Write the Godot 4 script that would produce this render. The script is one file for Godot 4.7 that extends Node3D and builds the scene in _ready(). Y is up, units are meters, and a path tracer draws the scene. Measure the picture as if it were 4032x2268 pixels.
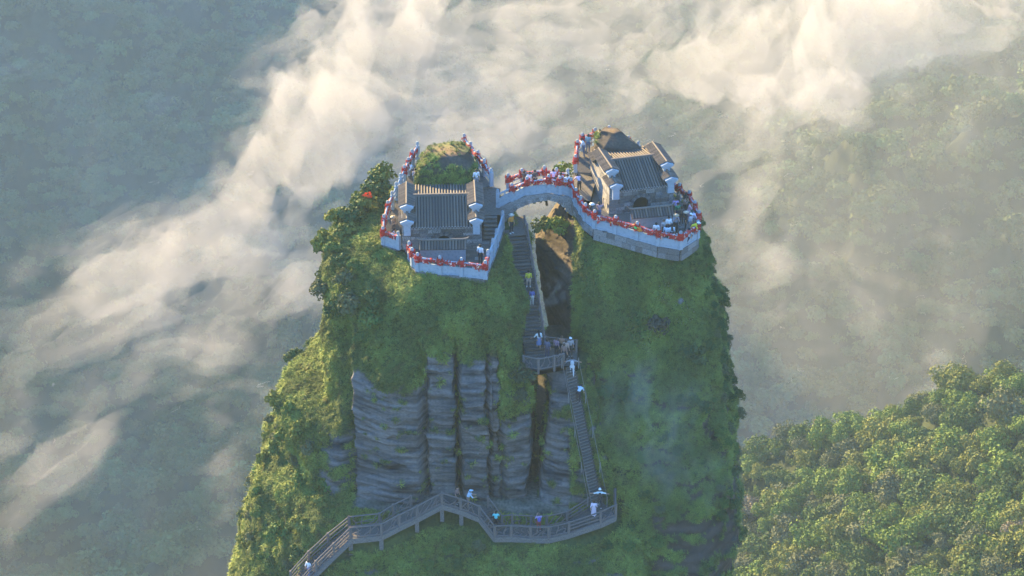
extends Node3D

# Scene: two rock pinnacles joined by a stone bridge, each with a small tiled temple, above a valley of mist.
# Metres; y up; the drone camera looks north (-z) and 30 degrees down. Origin: floor of the western terrace.

var rng := RandomNumberGenerator.new()
var nz := {}          # noises by name
var M := {}           # materials by name
var names := {}
var shared := {}      # meshes built once

# ------------------------------------------------------------------ helpers

func noise(called: String, freq: float, oct := 4, kind := FastNoiseLite.TYPE_SIMPLEX_SMOOTH, fract := FastNoiseLite.FRACTAL_FBM) -> FastNoiseLite:
	if nz.has(called):
		return nz[called]
	var n := FastNoiseLite.new()
	n.seed = 7 + nz.size() * 31
	n.noise_type = kind
	n.frequency = freq
	n.fractal_type = fract if oct > 1 else FastNoiseLite.FRACTAL_NONE
	n.fractal_octaves = oct
	nz[called] = n
	return n

func numbered(called: String) -> String:
	if not names.has(called):
		names[called] = 0
		return called
	names[called] += 1
	return "%s_%03d" % [called, names[called]]

func lin(c: Color) -> Color:
	return c.linear_to_srgb()

func tag(o: Node, label := "", category := "", group := "", kind := "") -> Node:
	if label: o.set_meta("label", label)
	if category: o.set_meta("category", category)
	if group: o.set_meta("group", group)
	if kind: o.set_meta("kind", kind)
	return o

func thing(called: String, label: String, category: String, at := Vector3.ZERO, turn := 0.0, group := "") -> Node3D:
	var o := Node3D.new()
	o.name = numbered(called)
	add_child(o)
	o.position = at
	o.rotation.y = turn
	tag(o, label, category, group)
	return o

func obj(called: String, mesh: Mesh, mat: Material, parent: Node = null, t := Transform3D.IDENTITY) -> MeshInstance3D:
	var o := MeshInstance3D.new()
	o.mesh = mesh
	if mat: o.material_override = mat
	if parent:
		o.name = called
		parent.add_child(o, true)
		if o.name != called:
			var k := 1
			while parent.has_node("%s_%03d" % [called, k]): k += 1
			o.name = "%s_%03d" % [called, k]
	else:
		o.name = numbered(called)
		add_child(o)
	o.transform = t
	return o

func grid_texture(w: int, h: int, n: FastNoiseLite, ramp: Gradient, sx := 1.0, sy := 1.0) -> ImageTexture:
	var im := Image.create(w, h, false, Image.FORMAT_RGB8)
	for y in h:
		for x in w:
			# seamless by blending two shifted samples
			var fx := float(x) / w
			var fy := float(y) / h
			var a := n.get_noise_2d(x * sx, y * sy)
			var b := n.get_noise_2d((x - w) * sx, y * sy)
			var c := n.get_noise_2d(x * sx, (y - h) * sy)
			var d := n.get_noise_2d((x - w) * sx, (y - h) * sy)
			var v: float = lerpf(lerpf(a, b, fx), lerpf(c, d, fx), fy)
			v *= 1.0 / sqrt((fx * fx + (1 - fx) * (1 - fx)) * (fy * fy + (1 - fy) * (1 - fy)))
			im.set_pixel(x, y, ramp.sample(clampf(v * 0.5 + 0.5, 0, 1)))
	return ImageTexture.create_from_image(im)

func ramp_of(cols: Array, at: Array) -> Gradient:
	var g := Gradient.new()
	g.offsets = PackedFloat32Array(at)
	g.colors = PackedColorArray(cols)
	return g

func tri_mat(called: String, col: Color, tex: Texture2D, scale: Vector3, rough := 0.9, vc := false, height: Texture2D = null, hs := 0.0) -> StandardMaterial3D:
	var m := StandardMaterial3D.new()
	m.resource_name = called
	m.albedo_color = lin(col)
	m.roughness = rough
	m.metallic_specular = 0.3
	if tex:
		m.albedo_texture = tex
		m.uv1_triplanar = true
		m.uv1_world_triplanar = true
		m.uv1_scale = scale
	m.vertex_color_use_as_albedo = vc
	if height:
		m.heightmap_enabled = true
		m.heightmap_texture = height
		m.heightmap_scale = hs
	M[called] = m
	return m

# grid of positions (rows x cols) -> ArrayMesh with smooth normals
func grid_mesh(pos: PackedVector3Array, cols: int, rows: int, col: PackedColorArray, wrap := false, flip := false) -> ArrayMesh:
	var nor := PackedVector3Array()
	nor.resize(pos.size())
	for r in rows:
		var r0 := maxi(r - 1, 0) * cols
		var r1 := mini(r + 1, rows - 1) * cols
		for c in cols:
			var c0 := (c - 1 + cols) % cols if wrap else maxi(c - 1, 0)
			var c1 := (c + 1) % cols if wrap else mini(c + 1, cols - 1)
			var n := (pos[r1 + c] - pos[r0 + c]).cross(pos[r * cols + c1] - pos[r * cols + c0])
			nor[r * cols + c] = (-n if flip else n).normalized()
	var idx := PackedInt32Array()
	var cc := cols if wrap else cols - 1
	idx.resize((rows - 1) * cc * 6)
	var k := 0
	for r in rows - 1:
		for c in cc:
			var a := r * cols + c
			var b := r * cols + (c + 1) % cols
			var d := a + cols
			var e := b + cols
			if flip:
				idx[k] = a; idx[k + 1] = d; idx[k + 2] = b; idx[k + 3] = b; idx[k + 4] = d; idx[k + 5] = e
			else:
				idx[k] = a; idx[k + 1] = b; idx[k + 2] = d; idx[k + 3] = b; idx[k + 4] = e; idx[k + 5] = d
			k += 6
	var arr := []
	arr.resize(Mesh.ARRAY_MAX)
	arr[Mesh.ARRAY_VERTEX] = pos
	arr[Mesh.ARRAY_NORMAL] = nor
	if col.size(): arr[Mesh.ARRAY_COLOR] = col
	arr[Mesh.ARRAY_INDEX] = idx
	var m := ArrayMesh.new()
	m.add_surface_from_arrays(Mesh.PRIMITIVE_TRIANGLES, arr)
	return m

func multi(called: String, mesh: Mesh, mat: Material, xf: Array, cols: Array, label: String, group := "", parent: Node = null) -> MultiMeshInstance3D:
	var mm := MultiMesh.new()
	mm.transform_format = MultiMesh.TRANSFORM_3D
	mm.use_colors = cols.size() > 0
	mm.mesh = mesh
	mm.instance_count = xf.size()
	for i in xf.size():
		mm.set_instance_transform(i, xf[i])
		if cols.size(): mm.set_instance_color(i, cols[i])
	var o := MultiMeshInstance3D.new()
	o.multimesh = mm
	o.material_override = mat
	o.name = called if parent else numbered(called)
	(parent if parent else self).add_child(o, true)
	tag(o, label, "", group, "stuff")
	return o

# a bunch of small folded leaves spread over uneven lumps
func leaf_mass(sd: int, n: int, lumps: int, size: float, flat := 0.75, droop := 0.2, base := Color(1, 1, 1), fill := 0.35) -> ArrayMesh:
	var r := RandomNumberGenerator.new()
	r.seed = sd
	var cs := []
	for i in lumps:
		var a := r.randf() * TAU
		var rad := sqrt(r.randf()) * 0.62
		var hgt := r.randf_range(0.0, 0.62) * (1.0 - rad * 0.7)
		cs.append([Vector3(cos(a) * rad, hgt * flat + 0.25, sin(a) * rad), r.randf_range(0.24, 0.46)])
	cs.append([Vector3(0, 0.35 * flat + 0.2, 0), 0.5])
	var v := PackedVector3Array()
	var nn := PackedVector3Array()
	var cl := PackedColorArray()
	for i in n:
		var l: Array = cs[r.randi() % cs.size()]
		var d := Vector3(r.randfn(), r.randfn(), r.randfn()).normalized()
		if d.y < -0.35: d.y = -d.y * 0.5
		var q: float = lerpf(1.0, sqrt(r.randf()), fill)
		var p: Vector3 = l[0] + d * l[1] * q * Vector3(1, flat, 1)
		var out := (d + Vector3(r.randfn(), r.randfn() + 0.5, r.randfn()) * 0.45).normalized()
		var side := out.cross(Vector3(r.randfn(), r.randfn(), r.randfn())).normalized()
		var fw := side.cross(out).normalized()
		var s := size * r.randf_range(0.6, 1.35)
		var tip := p + fw * s * 0.6 - out * s * droop
		var back := p - fw * s * 0.5
		var b := r.randf_range(0.82, 1.18)
		var c := Color(base.r * b * r.randf_range(0.9, 1.12), base.g * b, base.b * b * r.randf_range(0.85, 1.1))
		var ls := p + side * s * 0.42 + out * s * 0.12
		var rs := p - side * s * 0.42 + out * s * 0.12
		for f in [[back, tip, ls], [back, rs, tip]]:
			# front faces and normals both look away from the lump
			var nf: Vector3 = (f[2] - f[0]).cross(f[1] - f[0]).normalized()
			if nf.dot(out) < 0:
				nf = -nf
				f = [f[0], f[2], f[1]]
			nf = (nf + d * 0.45).normalized()
			for t in f:
				v.append(t)
				cl.append(c)
				nn.append(nf)
	var arr := []
	arr.resize(Mesh.ARRAY_MAX)
	arr[Mesh.ARRAY_VERTEX] = v
	arr[Mesh.ARRAY_NORMAL] = nn
	arr[Mesh.ARRAY_COLOR] = cl
	var m := ArrayMesh.new()
	m.add_surface_from_arrays(Mesh.PRIMITIVE_TRIANGLES, arr)
	return m

func tube(st: SurfaceTool, pts: Array, radii: Array, sides := 6, col := Color.WHITE, cap := true) -> void:
	var rings := []
	for i in pts.size():
		var d: Vector3 = (pts[mini(i + 1, pts.size() - 1)] - pts[maxi(i - 1, 0)]).normalized()
		var u := d.cross(Vector3.UP if absf(d.y) < 0.9 else Vector3.RIGHT).normalized()
		var w := d.cross(u).normalized()
		var ring := []
		for k in sides:
			var a := TAU * k / sides
			ring.append([pts[i] + (u * cos(a) + w * sin(a)) * radii[i], u * cos(a) + w * sin(a)])
		rings.append(ring)
	st.set_color(col)
	for i in pts.size() - 1:
		for k in sides:
			var q := (k + 1) % sides
			for e in [[i, k], [i + 1, k], [i, q], [i, q], [i + 1, k], [i + 1, q]]:
				st.set_normal(rings[e[0]][e[1]][1])
				st.add_vertex(rings[e[0]][e[1]][0])
	if cap:
		for end in [0, pts.size() - 1]:
			var d2: Vector3 = (pts[end] - pts[1 if end == 0 else end - 1]).normalized()
			for k in range(1, sides - 1):
				for e in ([0, k, k + 1] if end == 0 else [0, k + 1, k]):
					st.set_normal(d2)
					st.add_vertex(rings[end][e][0])

func new_st() -> SurfaceTool:
	var st := SurfaceTool.new()
	st.begin(Mesh.PRIMITIVE_TRIANGLES)
	st.set_color(Color.WHITE)
	return st

# box given by its eight corners' frame: centre, half sizes, basis
func box(st: SurfaceTool, c: Vector3, s: Vector3, b := Basis.IDENTITY, col := Color.WHITE) -> void:
	st.set_color(col)
	var h := s * 0.5
	for f in 6:
		var ax := f / 2
		var sg := 1.0 if f % 2 == 0 else -1.0
		var n := Vector3.ZERO
		n[ax] = sg
		var u := Vector3.ZERO
		u[(ax + 1) % 3] = 1.0
		var w := Vector3.ZERO
		w[(ax + 2) % 3] = sg
		st.set_normal(b * n)
		var q := [n * h - u * h - w * h, n * h + u * h - w * h, n * h + u * h + w * h, n * h - u * h + w * h]
		for k in [0, 2, 1, 0, 3, 2]:
			st.add_vertex(c + b * q[k])

func box_mesh(s: Vector3) -> ArrayMesh:
	var key := "box%s" % s
	if not shared.has(key):
		var st := new_st()
		box(st, Vector3.ZERO, s)
		shared[key] = st.commit()
	return shared[key]

# ------------------------------------------------------------------ the far land

const CREST := [Vector3(-10, -215, -230), Vector3(25.2, -170.4, -205.0), Vector3(44.7, -147.3, -190.0), Vector3(59.9, -132.7, -178.0), Vector3(72.6, -119.2, -166.0), Vector3(84.6, -105.0, -152.0), Vector3(101.1, -87.8, -136.0), Vector3(115.7, -72.0, -120.0)]

# the spur's height alone; it falls gently to the south-west, steeply on the far side
func spur_height(x: float, z: float) -> float:
	var p := Vector2(x, z)
	var near := 1e9
	var h := -900.0
	for i in CREST.size() - 1:
		var a := Vector2(CREST[i].x, CREST[i].z)
		var e := Vector2(CREST[i + 1].x, CREST[i + 1].z) - a
		var t := (p - a).dot(e) / e.length_squared()
		if i > 0 and i < CREST.size() - 2: t = clampf(t, 0, 1)
		elif i == 0: t = minf(t, 1)
		else: t = maxf(t, 0)
		var d := p.distance_to(a + e * t)
		if d < near:
			near = d
			var side := e.cross(p - a)
			h = lerpf(CREST[i].y, CREST[i + 1].y, t) - (d * 0.42 if side > 0.0 else d * 1.25) - maxf(0.0, -t if i == 0 else 0.0) * 60.0
	var n: FastNoiseLite = nz.land
	return h + n.get_noise_2d(x * 3.0, z * 3.0) * 4.0 + n.get_noise_2d(x * 7.0 + 90, z * 7.0) * 2.5

func crest_off(p: Vector3) -> float:
	# signed distance from the crest line, positive on the near side
	var best := 1e9
	var out := 0.0
	for i in CREST.size() - 1:
		var a := Vector2(CREST[i].x, CREST[i].z)
		var e := Vector2(CREST[i + 1].x, CREST[i + 1].z) - a
		var q := Vector2(p.x, p.z)
		var t := clampf((q - a).dot(e) / e.length_squared(), 0, 1)
		var d := q.distance_to(a + e * t)
		if d < best:
			best = d
			out = d * signf(e.cross(q - a))
	return out

func land_height(x: float, z: float) -> float:
	var n: FastNoiseLite = nz.land
	var h := -330.0 + n.get_noise_2d(x * 0.55, z * 0.55) * 80.0 - absf(n.get_noise_2d(x * 1.5, z * 1.5 + 300)) * 60.0
	h += clampf((x - 40.0) * 0.28, 0.0, 130.0)
	h += clampf((-x - 150.0) * 0.16, 0.0, 60.0)
	h += clampf((-z - 860.0) * 1.0, 0.0, 195.0)  # rear hills past the view, raised to cast shade on the valley
	# unseen mountain side to the north-west, added to keep sun off the valley
	h += clampf((-205.0 - maxf(0.0, -z - 380.0) * 0.22 - x) * 0.85, 0.0, 120.0)
	return h

func land_mesh() -> ArrayMesh:
	var cols := 330
	var rows := 290
	var pos := PackedVector3Array()
	var col := PackedColorArray()
	pos.resize(cols * rows)
	col.resize(cols * rows)
	for r in rows:
		for c in cols:
			var x := lerpf(-760.0, 640.0, float(c) / (cols - 1))
			var z := lerpf(-1500.0, 60.0, float(r) / (rows - 1))
			pos[r * cols + c] = Vector3(x, land_height(x, z), z)
			col[r * cols + c] = Color(0.035, 0.05, 0.025)
	return grid_mesh(pos, cols, rows, col)

func spur_mesh() -> ArrayMesh:
	var cols := 150
	var rows := 110
	var pos := PackedVector3Array()
	var col := PackedColorArray()
	pos.resize(cols * rows)
	col.resize(cols * rows)
	for r in rows:
		for c in cols:
			var x := lerpf(-120.0, 240.0, float(c) / (cols - 1))
			var z := lerpf(-330.0, 0.0, float(r) / (rows - 1))
			pos[r * cols + c] = Vector3(x, spur_height(x, z), z)
			col[r * cols + c] = Color(0.04, 0.055, 0.025)
	return grid_mesh(pos, cols, rows, col)

const CAM := Vector3(0, 72.5, 125.574)

# picture share of a point, only to leave out what the frame could never show
func in_frame(p: Vector3, margin := 0.0) -> bool:
	var q := p - CAM
	var d := -q.y * 0.5 - q.z * 0.8660254
	var u := q.y * 0.8660254 - q.z * 0.5
	return absf(q.x / d) < 0.2571 + margin and absf(u / d) < 0.1446 + margin

func far_forest() -> void:
	rng.seed = 11
	var sets := [[], [], []]
	var tints := [[], [], []]
	var z := -230.0
	while z > -1250.0:
		var step := 4.7 + (-z - 230.0) * 0.002
		var x := -420.0
		while x < 420.0:
			x += step
			var px := x + rng.randfn() * step * 0.33
			var pz := z + rng.randfn() * step * 0.33
			var h := land_height(px, pz)
			var p := Vector3(px, h, pz)
			if not in_frame(p, 0.03): continue
			var sp := spur_height(px, pz)
			if sp > h:
				if crest_off(p) > -8.0: continue
				p.y = sp
			var k := rng.randi() % 3
			var s := step * (rng.randf_range(0.6, 1.05) if rng.randf() < 0.8 else rng.randf_range(1.05, 1.6))
			var b := Basis(Vector3.UP, rng.randf() * TAU).scaled(Vector3(s, s * rng.randf_range(0.8, 1.25), s))
			sets[k].append(Transform3D(b, p + Vector3(0, s * 0.12, 0)))
			var g := rng.randf_range(0.65, 1.4)
			tints[k].append(Color(0.085 * g * rng.randf_range(0.8, 1.3), 0.13 * g, 0.045 * g))
		z -= step * 0.92
	for k in 3:
		multi("far_forest", leaf_mass(200 + k, 360, 9, 0.19, 0.95, 0.2), M.leaf, sets[k], tints[k], "far wood of %s crowns filling the hazy valley" % ["rounded", "broad", "uneven"][k])

func spur_trees() -> void:
	rng.seed = 23
	var crowns := []
	for k in 5:
		crowns.append(leaf_mass(300 + k, 1700, 15, 0.095, 0.95, 0.2))
	var st := new_st()
	tube(st, [Vector3(0, -0.5, 0), Vector3(0.02, 0.12, 0.01), Vector3(-0.01, 0.5, 0.02)], [0.06, 0.045, 0.02], 6)
	for k in 4:
		var a := TAU * k / 4 + 0.4
		tube(st, [Vector3(0, 0.15 + k * 0.05, 0), Vector3(cos(a) * 0.2, 0.36 + k * 0.04, sin(a) * 0.2), Vector3(cos(a) * 0.42, 0.5 + k * 0.03, sin(a) * 0.42)], [0.03, 0.02, 0.008], 5)
	var trunk := st.commit()
	var kinds := [["bright green", Color(0.125, 0.185, 0.04)], ["dark green", Color(0.08, 0.125, 0.035)], ["yellowish green", Color(0.15, 0.17, 0.045)], ["grey green", Color(0.12, 0.135, 0.07)], ["pale pinkish flowering", Color(0.22, 0.19, 0.14)]]
	var mats := []
	for k in kinds:
		var m := StandardMaterial3D.new()
		m.resource_name = "leaf " + k[0]
		m.vertex_color_use_as_albedo = true
		m.albedo_color = lin(k[1])
		m.roughness = 0.75
		m.metallic_specular = 0.25
		m.backlight_enabled = true
		m.backlight = lin(k[1] * 0.9)
		mats.append(m)
	var n: FastNoiseLite = nz.land
	var rest := []
	var rest_c := []
	var made := 0
	var spots := []
	for r in 90:
		for c in 90:
			var x := -20.0 + (c + (0.5 if r % 2 else 0.0)) * 4.5 + rng.randfn() * 0.8
			var z := -60.0 - r * 3.9 + rng.randfn() * 0.8
			var p := Vector3(x, spur_height(x, z), z)
			if not in_frame(p, 0.012): continue
			if crest_off(p) < -8.0: continue
			spots.append(p)
	spots.sort_custom(func(a, b): return a.z > b.z)
	for p in spots:
		var s := rng.randf_range(2.3, 4.3) * (1.2 if rng.randf() < 0.2 else 1.0)
		var v := n.get_noise_2d(p.x * 9.0, p.z * 9.0) + rng.randfn() * 0.25
		var k := 4 if v > 0.66 else 2 if v > 0.22 else 0 if v > -0.12 else 3 if v > -0.3 else 1
		var b := Basis(Vector3.UP, rng.randf() * TAU).scaled(Vector3(s, s * rng.randf_range(0.85, 1.2), s))
		if made >= 295:
			rest.append(Transform3D(b, p))
			rest_c.append(kinds[k][1] * rng.randf_range(0.8, 1.2))
			continue
		made += 1
		var off := crest_off(p)
		var crest := off < 5.0
		var where := "on the spur's crest" if crest else "just below the crest" if off < 16.0 else "half way down the spur" if off < 32.0 else "low on the spur" if off < 50.0 else "at the spur's foot"
		var q: float = (p.x - CAM.x) / (-(p.y - CAM.y) * 0.5 - (p.z - CAM.z) * 0.8660254)
		var side := ", close beside the rock" if q < 0.142 else ", left of its middle" if q < 0.175 else ", at its middle" if q < 0.2 else ", right of its middle" if q < 0.228 else ", at the right edge"
		var t := thing("broadleaf_tree", "%s %s tree %s%s" % ["large" if s > 3.8 else "small" if s < 2.8 else "middling", kinds[k][0], where, side], "tree", p, 0.0, "trees on the near spur")
		t.transform.basis = b
		obj("trunk", trunk, M.bark, t)
		obj("crown", crowns[rng.randi() % 5], mats[k], t)
	# bushes that close the gaps between the trees
	for r in 130:
		for c in 110:
			var x := -20.0 + c * 1.6 + rng.randfn() * 0.5
			var z := -60.0 - r * 1.5 + rng.randfn() * 0.5
			var p := Vector3(x, spur_height(x, z) - 0.2, z)
			if not in_frame(p, 0.0) or crest_off(p) < -6.0 or rng.randf() < 0.35: continue
			var s := rng.randf_range(0.9, 1.6)
			rest.append(Transform3D(Basis(Vector3.UP, rng.randf() * TAU).scaled(Vector3(s, s, s)), p))
			rest_c.append(kinds[[0, 1, 1, 2, 3][rng.randi() % 5]][1] * rng.randf_range(0.8, 1.2))
	multi("undergrowth", leaf_mass(340, 420, 9, 0.16, 0.9, 0.2), M.leaf, rest, rest_c, "undergrowth closing the gaps between the spur's trees")

# ------------------------------------------------------------------ mist

# a bank of mist: a body between an upper and a lower face whose distance follows wisps; closed where it thins to nothing
func mist_bank(label: String, y0: float, x0: float, x1: float, z0: float, z1: float, cell: float, blobs: Array, density: float, thick: float, cut: float, sd: float, lift := 0.5, fine_by := 1.0, at := Transform3D.IDENTITY) -> void:
	var nx := int((x1 - x0) / cell) + 1
	var nzz := int((z1 - z0) / cell) + 1
	var wisp: FastNoiseLite = nz.wisp
	var warp: FastNoiseLite = nz.warp
	var fine: FastNoiseLite = nz.fine
	var th := PackedFloat32Array()
	th.resize(nx * nzz)
	var mid := PackedFloat32Array()
	mid.resize(nx * nzz)
	for r in nzz:
		for c in nx:
			var x := x0 + c * cell
			var z := z0 + r * cell
			var env := 0.0
			for b in blobs:
				# b: x, z, reach along, reach across, turn, strength
				var dx: float = x - b[0]
				var dz: float = z - b[1]
				var ca := cos(b[4])
				var sa := sin(b[4])
				var u: float = (dx * ca + dz * sa) / b[2]
				var w: float = (-dx * sa + dz * ca) / b[3]
				var q := u * u + w * w
				if q < 7.0: env = 1.0 - (1.0 - env) * (1.0 - minf(b[5] * exp(-q), 0.97))
			if env < 0.02:
				continue
			var X := x * fine_by
			var Z := z * fine_by
			var wx := warp.get_noise_3d(X, Z, sd) * 24.0
			var wz := warp.get_noise_3d(X + 511.0, Z, sd) * 24.0
			# streaks run up the valley
			wx += fine.get_noise_3d(X * 0.9, Z * 0.9, sd + 21.0) * 9.0
			wz += fine.get_noise_3d(X * 0.9 + 311.0, Z * 0.9, sd + 21.0) * 9.0
			var sx := (X + wx) * 0.94 + (Z + wz) * 0.34
			var sz := (Z + wz) * 0.94 - (X + wx) * 0.34
			var a := wisp.get_noise_3d(sx * 1.3, sz * 0.55, sd) * 0.5 + 0.5
			var f := fine.get_noise_3d(sx * 1.7, sz * 0.55, sd)
			var f2 := fine.get_noise_3d(sx * 3.7 + 70.0, sz * 1.4, sd + 9.0)
			var v := env * (0.1 + 1.7 * a) + (f * 1.05 + f2 * 0.6) * (0.13 + env) - cut
			if r == 0 or c == 0 or r == nzz - 1 or c == nx - 1: v = 0.0
			if v > 0.0: th[r * nx + c] = thick * pow(v, 1.6)
			mid[r * nx + c] = y0 + wisp.get_noise_3d(X * 0.7, Z * 0.7, sd + 40.0) * thick * 0.5
	var up := PackedInt32Array()
	up.resize(nx * nzz)
	up.fill(-1)
	var lo := up.duplicate()
	var v3 := PackedVector3Array()
	var idx := PackedInt32Array()
	for r in nzz - 1:
		for c in nx - 1:
			var q := [r * nx + c, r * nx + c + 1, (r + 1) * nx + c, (r + 1) * nx + c + 1]
			if th[q[0]] + th[q[1]] + th[q[2]] + th[q[3]] <= 0.0: continue
			for e in q:
				if up[e] < 0:
					var x: float = x0 + (e % nx) * cell
					var z: float = z0 + (e / nx) * cell
					up[e] = v3.size()
					v3.append(Vector3(x, mid[e] + th[e] * lift, z))
					if th[e] > 0.0:
						lo[e] = v3.size()
						v3.append(Vector3(x, mid[e] - th[e] * (1.0 - lift), z))
					else:
						lo[e] = up[e]
			for t in [[q[0], q[1], q[2]], [q[1], q[3], q[2]]]:
				if th[t[0]] + th[t[1]] + th[t[2]] <= 0.0: continue
				idx.append_array([up[t[0]], up[t[1]], up[t[2]]])
				idx.append_array([lo[t[0]], lo[t[2]], lo[t[1]]])
	var arr := []
	arr.resize(Mesh.ARRAY_MAX)
	arr[Mesh.ARRAY_VERTEX] = v3
	arr[Mesh.ARRAY_INDEX] = idx
	var m := ArrayMesh.new()
	m.add_surface_from_arrays(Mesh.PRIMITIVE_TRIANGLES, arr)
	var fm := FogMaterial.new()
	fm.density = density
	fm.albedo = Color(0.99, 0.975, 0.955)  # warm tint paints some of the sunlight into the white mist
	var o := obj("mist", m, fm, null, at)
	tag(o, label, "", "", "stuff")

# ------------------------------------------------------------------ the pinnacles

# plan outlines (x, z) at falling heights
const WEST := [  # upper levels: hidden rear-right edge widened to shade the gap
	[-0.15, [-4.5, -1.6, -1.9, -1.7, -0.8, -5, 0.0, -8.5, -0.3, -11, -0.5, -14, -2.4, -17.4, -7.5, -16.4, -9.8, -12, -10.0, -7, -8.6, -5.1, -7.0, -2.8]],
	[-0.55, [-4.5, -1.0, -1.8, -1.0, -0.4, -4.8, 0.4, -8.5, 0.2, -11, -0.6, -14.4, -2.6, -17.8, -8.0, -17.2, -12.0, -15.5, -12.6, -12.5, -11.2, -7.6, -8.8, -4.8, -7.2, -2.3]],
	[-1.3, [-4.5, -0.5, -1.6, -0.6, 0.2, -4.4, 0.9, -8.5, 0.5, -12, -0.5, -15.2, -2.8, -18.2, -8.5, -18, -12.8, -15.5, -14.0, -12, -13.2, -7.6, -10.4, -4.2, -7.6, -1.6]],
	[-2.6, [-4.5, 0.4, -1.2, 0.4, 1.1, -2.6, 1.5, -8.5, 0.9, -12, -0.4, -15.8, -3.0, -19, -9, -18.4, -13.2, -15.5, -14.3, -12, -14.0, -7.6, -11.4, -3.0, -8, -0.5]],
	[-5.2, [-4.5, 1.4, -0.5, 1.3, 1.5, -0.3, 1.8, -6, 1.4, -12, -2, -18, -7, -20, -12.4, -17, -14.4, -12, -14.3, -7, -12.2, -1.8, -9, 0.8]],
	[-8.2, [-4.5, 2.1, -0.6, 2.0, 1.35, 1.0, 1.7, -5, 1.6, -13, -3, -19, -8, -20, -13, -16, -14.4, -10, -14.1, -5, -12.4, 0.0, -9, 1.9]],
	[-9.6, [-4.5, 2.3, -0.6, 2.2, 1.3, 1.4, 1.7, -5, 1.6, -13, -3, -19, -8, -20, -13, -16, -14.3, -10, -14.0, -5, -12.6, 0.2, -9, 2.2]],
	[-11.8, [-4.5, 2.5, -0.6, 2.4, 1.3, 1.8, 1.7, -5, 1.6, -13, -3, -19, -9, -20, -13.4, -16, -14.2, -10, -13.9, -5, -12.9, 0.3, -9, 2.4]],
	[-12.6, [-4.5, 2.5, -0.6, 2.4, 1.3, 1.9, 1.7, -5, 1.6, -13, -3, -19, -9, -20, -15.4, -14, -17.6, -9, -16.8, -4, -13.4, 0.5, -9, 2.5]],
	[-14.0, [-4.5, 2.6, -0.6, 2.5, 1.3, 2.1, 1.7, -5, 1.6, -13, -3, -19, -9, -20, -16, -15, -18.2, -9, -17.2, -3.8, -13.5, 0.9, -9, 2.6]],
	[-16.5, [-4.5, 2.7, -0.6, 2.8, 1.0, 2.6, 1.5, -4, 1.6, -13, -3, -20, -10, -22, -16.6, -16, -18.6, -9, -17.6, -3.5, -13.6, 1.6, -9, 3.0]],
	[-22.0, [-4.5, 3.6, -0.6, 3.6, 1.6, 3.2, 2.4, -4, 2, -13, -3, -20, -10, -22, -17, -16, -19.0, -9, -18, -3.0, -13.5, 2.4, -9, 4.0]],
]
const EAST := [
	[0.6, [9.5, -6.0, 12.3, -5.0, 13.7, -6.5, 13.9, -9, 13.4, -12.2, 11, -16, 8, -18.6, 5.2, -17.3, 4.4, -14, 4.4, -12.2, 5.0, -10.4, 6.2, -7.8, 7.5, -7.0]],
	[-0.8, [9.5, -4.9, 12.8, -3.9, 14.3, -5.6, 14.6, -9, 14.2, -13.5, 11, -17.5, 8, -20, 4.6, -18.5, 3.4, -14, 3.2, -12.2, 4.7, -9, 5.6, -6.9, 7.2, -5.8]],
	[-3.0, [9.5, -3.4, 13.0, -2.6, 14.6, -4.8, 15.0, -9, 14.4, -14.5, 11, -18.5, 7.8, -20.5, 4, -19, 2.0, -14, 1.95, -12, 4.1, -7.6, 5.0, -4.8, 6.8, -4.0]],
	[-6.0, [9.5, -1.4, 13.5, -1.1, 15.6, -3.6, 16.3, -9, 15.2, -15, 11, -19, 7.5, -21, 4, -19, 2.3, -13, 2.4, -10, 4.3, -5.2, 5.6, -2.6, 6.8, -2.1]],
	[-11.0, [9.5, 1.4, 13.5, 1.3, 15.9, -1.5, 16.7, -8, 16, -16, 11, -20, 7, -22, 3.5, -19, 3, -12, 3.6, -6, 5.2, -1.8, 6.4, 0.1, 7.4, 0.7]],
	[-16.5, [9.5, 4.2, 13.8, 4.2, 16.7, 0.8, 17.7, -7, 17, -17, 11, -22, 6, -23, 3, -19, 3, -10, 3.6, -3, 5.8, 1.2, 7.0, 2.6, 8.0, 3.4]],
	[-21.0, [9.5, 7.0, 14.3, 6.4, 17.3, 2.2, 18.3, -6, 17, -18, 11, -23, 6, -24, 2.6, -19, 2.6, -9, 3.2, -1, 5.6, 5, 7, 6.0, 8, 6.7]],
	[-27.0, [9.5, 9.0, 14.2, 8.2, 16.8, 3, 17.6, -6, 17, -19, 11, -24, 6, -25, 2.6, -19, 2.6, -8, 3.2, 2, 5.6, 7, 7, 8.4, 8, 8.9]],
	[-60.0, [9.5, 18.0, 15.4, 15.2, 20.6, 8, 22.4, -6, 20, -21, 11, -28, 6, -29, 2.6, -23, 2.6, -8, 3.2, 9, 5.6, 15, 7, 17, 8, 18]],
]
const MIDDLE := [
	[-6.75, [3.2, 0.2, 4.4, 0.6, 5.4, 0.2, 6.0, -3, 4.2, -6, 2.6, -6, 2.2, -3, 2.4, 0.2]],
	[-8.5, [3.5, 1.3, 4.9, 1.6, 5.9, 0.9, 6.5, -2, 4.4, -6, 2.8, -6, 2.7, -3, 2.8, 1.0]],
	[-11.0, [3.6, 2.1, 5.2, 2.3, 6.4, 1.6, 7.0, -1, 5, -6, 2.8, -6, 2.7, -3, 2.7, 1.6]],
	[-16.5, [3.2, 3.4, 5.6, 3.6, 7.4, 3.0, 8.0, 1, 5, -5, 2.4, -5, 2.1, -2, 2.1, 3.0]],
	[-22.0, [3.2, 5.0, 6.0, 6.0, 7.4, 5.4, 8.0, 1, 5, -5, 2.4, -5, 2.1, -2, 2.0, 4.6]],
]
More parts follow.
